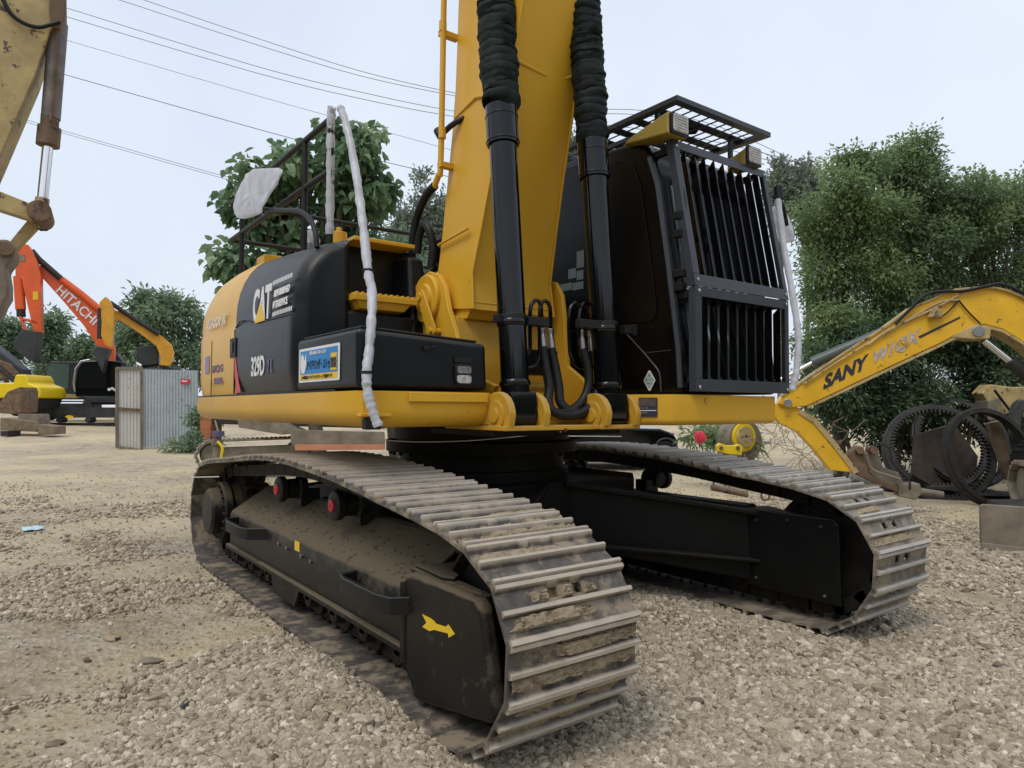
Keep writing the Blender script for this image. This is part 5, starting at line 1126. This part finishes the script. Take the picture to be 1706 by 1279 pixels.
slab('side_window', F2, cpx([(410, 745), (430, 718), (555, 715), (560, 850), (405, 852)]), .02, GLS, BE, off=.37, bevel=0); slab('rear_window', F2, cpx([(578, 722), (628, 722), (628, 838), (585, 838)]), .02, GLS, BE, off=.37, bevel=0)
rod('handrail', F2, cpx([(390, 870), (384, 820), (395, 745), (425, 705), (470, 698)]), .035, STL, BE, off=.3)
slab('engine_cover', F2, cpx([(715, 630), (730, 618), (820, 620), (835, 640), (835, 720), (715, 735)]), 1.2, BKT, BE, off=.8, bevel=.08); slab('counterweight', F2, cpx([(640, 740), (960, 735), (960, 900), (640, 900)]), 2.2, BKT, BE, off=.6, bevel=.1)
slab('lower_body', F2, cpx([(420, 893), (960, 893), (960, 935), (480, 940)]), 2.4, BKT, BE, off=.4, bevel=.05)
ff = at(145, 705, 28.5); crawler(BE, F2.pt(*cpx([(470, 1043)])[0], .4)+Vector((RV.x, RV.y, 0))*1.2, (RV.x, RV.y, 0), .92, 6.8, .6, IRN, fmat=BKT)
slab('marker_plate', F2, cpx([(345, 1005), (362, 995), (390, 1000), (390, 1012), (362, 1014)]), .01, SGY, BE, off=.02, bevel=0); slab('marker_plate', F2, cpx([(548, 993), (568, 993), (568, 1006), (548, 1006)]), .01, SGY, BE, off=.02, bevel=0)
for x, y in ((575, 858), (592, 853), (608, 860)): disc('lamp', F2, *cpx([(x, y)])[0], .06, .04, WHT, BE, off=.3)
F3 = Face(100, 650, 31.5, 0)
GE = thing('excavator', 'dark excavator with greenish cab windows and a low rear stripe, at far left', 'excavator', at(90, 702, 31.5))
slab('cab', F3, cpx([(225, 870), (250, 725), (265, 708), (410, 712), (405, 885), (230, 885)]), 1.6, BKT, GE, bevel=.05)
slab('window', F3, cpx([(238, 850), (258, 735), (275, 720), (372, 725), (366, 856)]), .02, paint('green_glass', (.09, .14, .12), .15), GE, off=-.03, bevel=0); slab('body_stripe', F3, cpx([(225, 878), (415, 884), (415, 905), (225, 903)]), 1.7, OLD, GE, off=-.05)
slab('engine_body', F3, cpx([(405, 735), (560, 735), (560, 905), (405, 905)]), 2, BKT, GE, off=.4)
crawler(GE, F3.pt(*cpx([(270, 1000)])[0], .3), (RV.x, RV.y, 0), .78, 3.9, .6, IRN, fmat=BKT)
slab('dark_boom', F3, cpx([(-60, 560), (0, 585), (120, 680), (215, 760), (230, 820), (200, 830), (100, 740), (0, 700), (-60, 700)]), .6, BKT, GE, off=-1.2, bevel=.05)
rod('boom_cylinder', F3, cpx([(100, 735), (225, 850)]), .09, IRN, GE, off=-1.4); slab('boom_guard', F3, cpx([(-60, 705), (60, 695), (160, 730), (215, 790), (190, 800), (60, 820), (-60, 825)]), .5, RST, GE, off=-1.3, bevel=.04)
F4 = Face(30, 660, 27, 0)
YB = thing('bulldozer_body', 'lemon yellow machine body with a raised hump at the left edge', 'machine', at(30, 700, 27))
slab('body', F4, cpx([(-60, 825), (70, 822), (80, 780), (130, 778), (145, 800), (150, 825), (205, 845), (216, 870), (210, 905), (-60, 905)]), 1.6, BRY, YB, bevel=.06)
slab('undercarriage', F4, cpx([(-60, 906), (200, 906), (180, 960), (-60, 980)]), 1.4, IRN, YB, off=.1)
F5 = Face(20, 680, 25, 0)
bk = MB(); P = [F5.pt(*q) for q in cpx([(-60, 980), (0, 925), (40, 870), (105, 845), (115, 870), (110, 980), (60, 990), (0, 985)])]; bk.prism(P, F5.n*.9)
for i in range(3): a = F5.pt(*cpx([(70+i*14, 880)])[0]); bk.prism([a, a+RV*.12, a+RV*.1-UV*.5, a+RV*.0-UV*.5], F5.n*.1)
tag(bk.build('digger_bucket', RST, None, bevel=.02, origin=F5.pt(*cpx([(20, 990)])[0])), 'rusty digger bucket lying at the left edge before the yellow body', 'bucket')
for i, (px, mt_, lab) in enumerate((([(95, 990), (200, 990), (205, 1015), (190, 1030), (95, 1022)], CONC, 'pale steel plate lying on top of the low scrap pile'), ([(0, 1010), (190, 1030), (205, 1015), (210, 1060), (190, 1085), (0, 1075)], WOOD, 'long flat timber and plate stack on the ground at left'), ([(200, 1045), (290, 1055), (290, 1098), (200, 1098)], WOOD, 'short brown plate stack right of the long timber stack'), ([(0, 1080), (45, 1080), (40, 1108), (0, 1108)], IRN, 'dark steel block on the ground at the left edge'))):
    F6 = Face(50, 700, 23.5-.3*i, 0); mb = MB(); P = [F6.pt(*q) for q in cpx(px)]; mb.prism(P, F6.n*.6); tag(mb.build('scrap_plate', mt_, None, bevel=.02, origin=P[0]), lab, 'scrap metal', 'scrap plates lying at far left')
# ================================================================== corrugated sheet fence with its door
FD = Face(215, 700, 20, 0)
fence = thing('sheet_fence', 'pale blue-grey corrugated sheet wall with a small red sign', 'fence', FD.pt(280, 744))
def corr(px, mat_, name, parent, face, n=14, sag=0):
    (u0, t0, b0), (u1, t1, b1) = px; mb = MB(); m_ = n*8
    for i in range(m_+1):
        s_ = i/m_; u = u0+(u1-u0)*s_; ph = (s_*n) % 1; o_ = .022 if ph < .62 else (.0 if .68 < ph < .94 else .011)
        if o_ == 0: pass
        for v in (t0+(t1-t0)*s_, b0+(b1-b0)*s_): mb.v.append(face.pt(u, v, -o_+.035)); 
        for v in (b0+(b1-b0)*s_, t0+(t1-t0)*s_): mb.v.append(face.pt(u, v, -o_+.041))
    for i in range(m_):
        for j in range(4): mb.f.append((i*4+j, i*4+(j+1) % 4, (i+1)*4+(j+1) % 4, (i+1)*4+j)); mb.m.append(0)
    return mb.build(name, mat_, parent, ang=20)
FW = Face(237, 700, 20, 24)
corr(((238, 615, 745), (330, 617, 741)), GALV, 'sheet', fence, FW, 18)
slab('sign', FW, [(301, 631), (317, 632), (317, 640), (301, 640)], .01, RED, fence, off=-.05, bevel=0); slab('sign_text', FW, [(303, 633), (312, 634), (312, 636), (303, 636)], .004, WHT, fence, off=-.055, bevel=0)
door = thing('sheet_door', 'dusty corrugated door leaf with rusty frame and mid rail, left of the sheet wall', 'door', FD.pt(215, 748))
corr(((196, 613, 744), (235, 614, 750)), GALD, 'sheet', door, FD, 7)
for nm, pts in (('frame', [(195, 612), (195, 745)]), ('frame', [(236, 611), (237, 750)]), ('frame', [(195, 744), (237, 750)]), ('rail', [(195, 680), (236, 683)]), ('frame', [(195, 613), (236, 613)])):
    P = [FD.pt(*q, -.02) for q in pts]; mb = MB(); mb.tube(P, .045, 4); mb.build(nm, CONC if nm == 'frame' else RST, door)
P = [FD.pt(235, 612, 0)+UV*.05, FD.pt(228, 605, 0)]; q = MB(); q.tube(P, .04, 6); q.build('bent_tab', WHT, door)
# ================================================================== small machine behind the rear track
FB = Face(560, 730, 11.5, 0)
MN = thing('mini_excavator', 'small excavator with rusty dozer blade and orange rear, seen under the main deck', 'excavator', at(500, 760, 12))
bl = MB()
P = [FB.pt(u, v) for u, v in ((483, 716), (640, 719), (641, 748), (492, 749), (484, 736))]; bl.prism(P, FB.n*.06); bo = bl.build('blade', CONC, MN, bevel=.012)
b2 = MB(); P = [FB.pt(u, v, -.012) for u, v in ((492, 740), (641, 740), (641, 749), (492, 750))]; b2.prism(P, FB.n*.02); b2.build('cutting_edge', paint('faded_orange', (.5, .22, .12), .7), bo)
crawler(MN, at(425, 778, 13.4), (RV*.93+DV*.5), .55, 2.1, .4, CONC, fmat=CONC)
slab('rear_panel', Face(345, 720, 13.5, 0), [(333, 690), (352, 690), (352, 738), (342, 736), (333, 715)], .5, paint('rust_orange', (.36, .13, .05), .7, chips=.5), MN)
slab('grille', Face(440, 705, 13.2, 0), [(395, 700), (460, 700), (500, 718), (470, 724), (398, 712)], .5, CONC, MN); slab('body', Face(380, 705, 13.6, 0), [(352, 680), (640, 680), (640, 714), (352, 706)], .9, IRN, MN)
hy = thing('pipe_standpipe', 'dusty hose standpipe with purple cap beside the rear of the near track', 'standpipe', FB.pt(364, 765))
Fh = Face(364, 730, 10.5, 0)
rod('cap', Fh, [(364, 718), (364, 727)], .085, paint('purple_cap', (.12, .09, .18), .6), hy); rod('pipe', Fh, [(362, 727), (362, 764)], .062, CONC, hy); rod('collar', Fh, [(362, 733), (362, 741)], .085, CONC, hy)
rod('yellow_strap', Fh, [(366, 735), (374, 745), (372, 762)], .02, BRY, hy, off=-.08, sm=True); rod('wire_stem', Fh, [(358, 700), (363, 718)], .012, STL, hy)
# ================================================================== SANY machine at right
FS = Face(1480, 640, 9.2, -14)
SN = thing('excavator', 'yellow excavator arm with black worn lettering reaching in from the right', 'excavator', FS.pt(1600, 830))
slab('boom', FS, [(1296, 672), (1302, 660), (1330, 640), (1400, 592), (1480, 541), (1520, 512), (1545, 500), (1590, 483), (1640, 478), (1680, 484), (1760, 520), (1760, 620), (1700, 566), (1670, 548), (1640, 540), (1610, 548), (1570, 570), (1480, 612), (1400, 650), (1345, 676), (1315, 680)], .30, SNY, SN, bevel=.015)
slab('boom_flange', FS, [(1302, 658), (1330, 638), (1400, 590), (1480, 539), (1520, 510), (1590, 481), (1640, 476), (1680, 482), (1760, 516), (1760, 521), (1680, 486), (1640, 480), (1590, 485), (1520, 514), (1480, 543), (1400, 594), (1330, 642), (1302, 662)], .34, OLD, SN, off=-.02, bevel=.004)
slab('boom_flange', FS, [(1345, 677), (1400, 651), (1480, 613), (1570, 571), (1610, 549), (1640, 541), (1670, 549), (1700, 567), (1760, 621), (1760, 626), (1700, 572), (1670, 554), (1640, 546), (1612, 554), (1570, 576), (1480, 618), (1400, 656), (1345, 681)], .34, OLD, SN, off=-.02, bevel=.004)
slab('arm', FS, [(1292, 672), (1310, 668), (1335, 682), (1360, 700), (1395, 745), (1428, 788), (1385, 784), (1360, 752), (1330, 720), (1300, 705), (1288, 690)], .30, SNY, SN, off=.05, bevel=.012)
slab('arm_flange', FS, [(1335, 682), (1362, 698), (1398, 742), (1432, 786), (1424, 790), (1392, 748), (1356, 705), (1330, 688)], .34, OLD, SN, off=.03, bevel=.004)
disc('pin', FS, 1312, 671, .055, .42, STL, SN, off=-.05); disc('pin', FS, 1628, 552, .07, .42, STL, SN, off=-.05)
slab('pin_boss', FS, [(1585, 562), (1600, 552), (1625, 540), (1650, 548), (1648, 564), (1620, 565)], .36, OLD, SN, off=-.03)
rod('stick_cylinder', FS, [(1356, 603), (1492, 545)], .075, paint('grey_green_cylinder', (.07, .09, .08), .4), SN, off=.15, n=20); rod('piston_rod', FS, [(1290, 638), (1356, 603)], .026, CHR, SN, off=.15)
rod('piston_rod', FS, [(1645, 566), (1690, 602)], .045, CHR, SN, off=.1); rod('boom_cylinder', FS, [(1688, 600), (1760, 660)], .085, IRN, SN, off=.1, n=20)
rod('hose', FS, [(1490, 540), (1515, 515), (1540, 492), (1570, 486), (1600, 486), (1640, 478), (1665, 474), (1700, 488), (1760, 520)], .020, RUB, SN, off=-.05, sm=True)
rod('hose', FS, [(1445, 575), (1470, 556), (1500, 540), (1560, 512), (1620, 482), (1680, 486), (1760, 530)], .016, OLD, SN, off=-.03, sm=True)
rod('pipe', FS, [(1338, 640), (1400, 600), (1480, 552), (1560, 506), (1596, 500)], .014, OLD, SN, off=-.03, sm=True)
rod('cable', FS, [(1595, 502), (1580, 518), (1565, 530)], .010, RUB, SN, off=-.03, sm=True); rod('cable', FS, [(1596, 501), (1612, 520), (1632, 540)], .010, RUB, SN, off=-.03, sm=True)
slab('work_lamp', FS, [(1542, 530), (1552, 513), (1566, 518), (1564, 530)], .1, OLD, SN, off=-.12)
slab('scratch', FS, [(1530, 560), (1599, 527), (1600, 530), (1532, 564)], .002, INK, SN, off=-.004, bevel=0)
text('lettering', 'SANY', INK, SN, FS.pt(1371, 648, -.006), FS.pt(1520, 572)-FS.pt(1371, 646), UV+RV*.2, .27, sx=.86, bold=.012)
text('lettering', 'W1QX', paint('peeling_vinyl', (.42, .36, .34), .6, var=.5, vs=30, chips=.6, chipcol=(.45, .25, .03)), SN, FS.pt(1452, 607, -.006), FS.pt(1540, 562)-FS.pt(1452, 606), UV+RV*.2, .25, sx=.8, bold=.012)
slab('quick_coupler', FS, [(1408, 770), (1420, 752), (1432, 744), (1441, 748), (1446, 762), (1452, 790), (1468, 800), (1500, 812), (1500, 822), (1460, 806), (1430, 792)], .22, RST, SN, off=.1, bevel=.012)
slab('coupler_bracket', FS, [(1448, 760), (1458, 748), (1470, 755), (1478, 780), (1505, 790), (1515, 812), (1502, 820), (1475, 806), (1455, 790)], .2, CONC, SN, off=.2, bevel=.012)
for u, v in ((1434, 750), (1458, 750)): disc('pin', FS, u, v, .05, .3, RST, SN, off=.02)
rod('hose', FS, [(1450, 748), (1466, 738), (1484, 748), (1487, 768), (1500, 782), (1516, 800), (1518, 815)], .014, IRN, SN, off=.05, sm=True); rod('hose', FS, [(1445, 760), (1455, 782), (1480, 792), (1502, 800), (1504, 820)], .014, CONC, SN, off=.05, sm=True)
slab('tool_body', FS, [(1500, 808), (1535, 806), (1540, 822), (1528, 834), (1500, 828)], .26, CONC, SN, off=.05, bevel=.015); rod('tool_point', FS, [(1532, 819), (1578, 826)], .042, CONC, SN, off=.15, n=16)
slab('boom_base', FS, [(1740, 508), (1800, 540), (1900, 650), (1935, 760), (1890, 770), (1850, 690), (1760, 621), (1740, 600)], .30, SNY, SN, bevel=.015)
slab('body', FS, [(1840, 690), (1870, 680), (2250, 680), (2270, 700), (2270, 775), (1840, 775)], 2.2, SNY, SN, off=-.9, bevel=.06)
slab('cab', FS, [(1960, 500), (2100, 490), (2110, 680), (1950, 680)], 1.0, GLO, SN, off=-.8, bevel=.06)
slab('engine_cover', FS, [(2115, 600), (2240, 600), (2250, 679), (2115, 679)], 2.0, IRN, SN, off=-.8, bevel=.05)
for of_ in (-.7, 1.1): crawler(SN, FS.pt(2040, 845, of_), FS.x, .75, 3.4, .5, IRN, fmat=IRN)
# ================================================================== slewing rings
RG = 'big toothed slewing rings leaning in the scrap heap'
def ring(u, v, dep, R0, tilt, yaw, lab, teeth=True, wide=.10):
    c = at(u, v, dep); h = Vector((-DV.x, -DV.y, 0)).normalized(); ax = Matrix.Rotation(R_(yaw), 3, 'Z') @ h; ax = (ax+Vector((0, 0, tilt))).normalized()
    a = ax.cross(Vector((0, 0, 1))).normalized(); b = a.cross(ax); t = thing('slewing_ring', lab, 'gear ring', c-b*R0, RG); mb = MB(); n = 96
    def pt(r, th, hh): return c+(a*math.cos(th)+b*math.sin(th))*r+ax*hh
    prof = [(R0-wide, -.02), (R0, -.02), (R0, .05), (R0-.02, .06), (R0-.02, .10), (R0-wide, .10)]
    for j in range(n):
        for (r, hh) in prof: mb.v.append(pt(r, 2*math.pi*j/n, hh))
    k = len(prof); mb.f += [(j*k+i, j*k+(i+1) % k, ((j+1) % n)*k+(i+1) % k, ((j+1) % n)*k+i) for j in range(n) for i in range(k)]; mb.m += [0]*(n*k)
    for j in range(36): th = 2*math.pi*j/36; mb.cyl(pt(R0-.035, th, .098), pt(R0-.035, th, .104), .012, n=8, mi=1)
    mb.build('ring_body', [IRN, BKT], t, ang=30)
    if teeth:
        tb = MB()
        for j in range(72):
            th = 2*math.pi*(j+.5)/72; w_ = 2*math.pi/72*.28
            p = [pt(R0-wide+.002, th-w_*1.3, .01), pt(R0-wide+.002, th+w_*1.3, .01), pt(R0-wide-.045, th+w_*.6, .01), pt(R0-wide-.045, th-w_*.6, .01)]; tb.prism(p, ax*.085)
        tb.build('gear_teeth', IRN, t, ang=20)
ring(1562, 756, 10.9, .80, .35, -12, 'toothed ring at the left of the heap, largest and nearly facing the yard', wide=.09)
ring(1645, 762, 10.2, .74, .25, 10, 'front ring without teeth lying over the others, with a flat bolted rim', False, .085)
ring(1600, 738, 11.6, .80, .5, 0, 'ring standing furthest back in the heap, only its upper rim showing', wide=.09)
ring(1560, 748, 11.6, .74, .45, -20, 'toothed ring nested just behind the left one, tilted further back', wide=.08)
ring(1718, 742, 10.9, .72, .2, 35, 'toothed ring half cut off at the right edge of the picture', wide=.12)
Fp = Face(1600, 760, 11.35, 5)
q = MB(); q.prism([Fp.pt(*p_) for p_ in ((1525, 725), (1590, 705), (1630, 760), (1625, 800), (1560, 815), (1520, 790))], Fp.n*.06); tag(q.build('steel_plate', paint('scorched_plate', (.07, .055, .045), .7, var=.4, vs=6), None, bevel=.01, origin=Fp.pt(1570, 815)), 'dark steel plate seen through the left gear ring', 'steel plate')
Fp = Face(1675, 760, 10.5, 5)
q = MB(); q.prism([Fp.pt(*p_) for p_ in ((1648, 705), (1668, 700), (1696, 795), (1680, 800))], Fp.n*.1); tag(q.build('timber_beam', WOOD, None, bevel=.01, origin=Fp.pt(1685, 800)), 'weathered wooden beam leaning between the right gear rings', 'beam')
q = MB(); q.ball(at(1590, 822, 11.2), (1.0, .7, .12), 24, rough=.6); tag(q.build('scrap_heap', IRN, None, origin=at(1560, 830, 10.9)), 'low heap of dark scrap under the gear rings', 'scrap heap', kind='stuff')
# ================================================================== old machine, right edge
FO = Face(1690, 700, 11.8, 0)
OM = thing('excavator', 'faded yellow old excavator arm above the gear rings at the right edge', 'excavator', at(1700, 800, 11.8))
slab('boom', FO, [(1636, 655), (1650, 640), (1690, 645), (1760, 640), (1760, 700), (1700, 690), (1655, 690), (1648, 672)], .3, OLD, OM, bevel=.02); slab('arm', FO, [(1640, 668), (1662, 662), (1660, 700), (1640, 700)], .35, CONC, OM, off=-.1); rod('hose', FO, [(1650, 650), (1680, 690), (1706, 730)], .02, RUB, OM, off=-.1, sm=True)
FX = Face(1690, 880, 6.75, -20)
BD = thing('mini_excavator', 'dusty crawler undercarriage with a pale dozer blade at the right edge', 'excavator', FX.pt(1690, 925))
P = [FX.pt(*q) for q in ((1633, 842), (1640, 840), (1760, 848), (1760, 915), (1640, 913), (1634, 905))]; q = MB(); q.prism(P, FX.n*.05); q.prism([FX.pt(1634, 903, -.02), FX.pt(1760, 918, -.02), FX.pt(1760, 928, -.03), FX.pt(1634, 914, -.03)], FX.n*.03); q.build('blade', CONC, BD, bevel=.01)
crawler(BD, at(1775, 862, 8.0), (RV*.31+DV*.95), .56, 2.0, .50, CONC, fmat=CONC, lug=.035)
slab('push_arm', FX, [(1690, 850), (1760, 850), (1760, 880), (1690, 880)], .8, IRN, BD, off=.1)
# ================================================================== things glimpsed under the cab deck
FC = Face(1060, 730, 15, 0)
CR = thing('parked_car', 'dark car with a chrome wheel arch glimpsed under the deck', 'car', at(1060, 780, 15))
slab('body', FC, [(880, 716), (1000, 716), (1010, 712), (1100, 714), (1122, 722), (1130, 735), (1130, 770), (880, 770)], 1.7, GLO, CR, bevel=.05); slab('cabin', FC, [(900, 690), (1000, 690), (1040, 714), (880, 716)], 1.4, GLS, CR, off=.15, bevel=.05)
rod('trim_strip', FC, [(900, 726), (1035, 727)], .012, STL, CR, off=-.02); disc('wheel', FC, 1109, 760, .33, .2, RUB, CR, off=-.03)
ah = MB(); ah.tube([FC.pt(1109+20*math.cos(R_(a)), 752-22*math.sin(R_(a)), -.03) for a in range(10, 175, 15)], .018, 6); ah.build('wheel_arch', GRD, CR)
WHL = thing('machine_wheel', 'old wheel with a yellow round hub behind the far track', 'wheel', at(1240, 790, 11.6)); FWh = Face(1240, 730, 11.6, 25)
disc('tyre', FWh, 1242, 735, .36, .3, CONC, WHL); disc('hub', FWh, 1237, 727, .17, .34, OLD, WHL, off=-.08); disc('rim', FWh, 1238, 728, .24, .32, BRY, WHL, off=-.04)
FY = Face(1215, 748, 9.6, 0); YBk = thing('yellow_bracket', 'small bright yellow bracket with two rusty bolts above the far track', 'bracket', FY.pt(1215, 758))
slab('bracket_plate', FY, [(1194, 742), (1200, 738), (1210, 742), (1222, 742), (1232, 740), (1238, 744), (1236, 758), (1212, 756), (1196, 752)], .08, BRY, YBk, bevel=.008)
for u in (1201, 1229): disc('bolt', FY, u, 746, .026, .03, RST, YBk, off=-.03)
ch_ = thing('tow_hook', 'rusty lifting shackle and rod lying on the ground beyond the cross frame', 'shackle', at(1230, 830, 8.5)); FK = Face(1230, 822, 8.3, 0)
rod('rod', FK, [(1185, 812), (1245, 824)], .035, RST, ch_); mb = MB(); mb.tube([FK.pt(1275+7*math.cos(R_(a)), 826+7*math.sin(R_(a))) for a in range(0, 361, 30)], .012, 6); mb.build('ring', RST, ch_)
# ================================================================== litter on the ground
def lump(name, u, v, sc, mat_, lab, cat, rot=0, seed=1):
    p = onz(u, v, .01); p.z = gh(p.x, p.y)+sc[2]*.4; mb = MB(); jitter_lump(mb, p, *sc, Matrix.Rotation(R_(rot), 3, 'Z'), seed); tag(mb.build(name, mat_, None, ang=30, origin=p), lab, cat)
lump('bark_piece', 313, 1180, (.055, .025, .014), IRN, 'dark brown chip lying on the gravel in the left foreground', 'bark chip', 120, 2)
lump('flat_stone', 563, 1216, (.06, .045, .018), MUD, 'flat tan stone among the gravel left of the near track', 'stone', 40, 3); lump('flat_stone', 655, 1172, (.055, .025, .018), CONC, 'pale pointed stone lying against the lower edge of the near track', 'stone', 30, 4)
lump('flat_stone', 185, 1065, (.07, .04, .015), MUD, 'flat brown slab stone in the bare dirt patch at left', 'stone', 10, 5); lump('flat_stone', 250, 1100, (.07, .03, .02), CONC, 'narrow dark stone at the edge of the bare dirt patch', 'stone', 60, 6)
p = onz(55, 881, .01); mb = MB(); mb.grid(lambda a, b: p+Vector(((a-.5)*.30, (b-.5)*.20, .012+.02*noise.noise(Vector((a*5, b*4, 1))))), 10, 8); tag(mb.build('litter_sheet', paint('pale_blue_plastic', (.45, .60, .66), .5), None, solid=.002, origin=p), 'crumpled pale blue plastic sheet lying on the ground at left', 'litter')
r_ = random.Random(21)
SN_ = ['half-buried grey stone beside the blue plastic', 'dark clod on the sandy strip left of the near track', 'thin brown chip at the bottom edge left of the bark piece', 'broken tan stone right of the near track front', 'dark pebble between the two tracks near the gravel heap', 'angular stone at the lower right of the yard', 'brown clod near the right edge below the dozer blade', 'grey flake beyond the near track rear end']
for i, (u, v) in enumerate(((110, 900), (210, 985), (90, 1230), (1130, 1180), (1110, 1030), (1500, 1190), (1610, 985), (270, 870))):
    lump('loose_stone', u, v, (r_.uniform(.03, .05), r_.uniform(.02, .035), r_.uniform(.012, .022)), [CONC, DRT, WOOD, MUD][i % 4], SN_[i], 'stone', r_.uniform(0, 180), 30+i)
rx = MB(); a_ = at(318, 795, 6.2); b_ = ony(365, 794, -1.60); rx.tube([a_, b_], .004, 5); rx.build('wire_stub', WHT, EX)
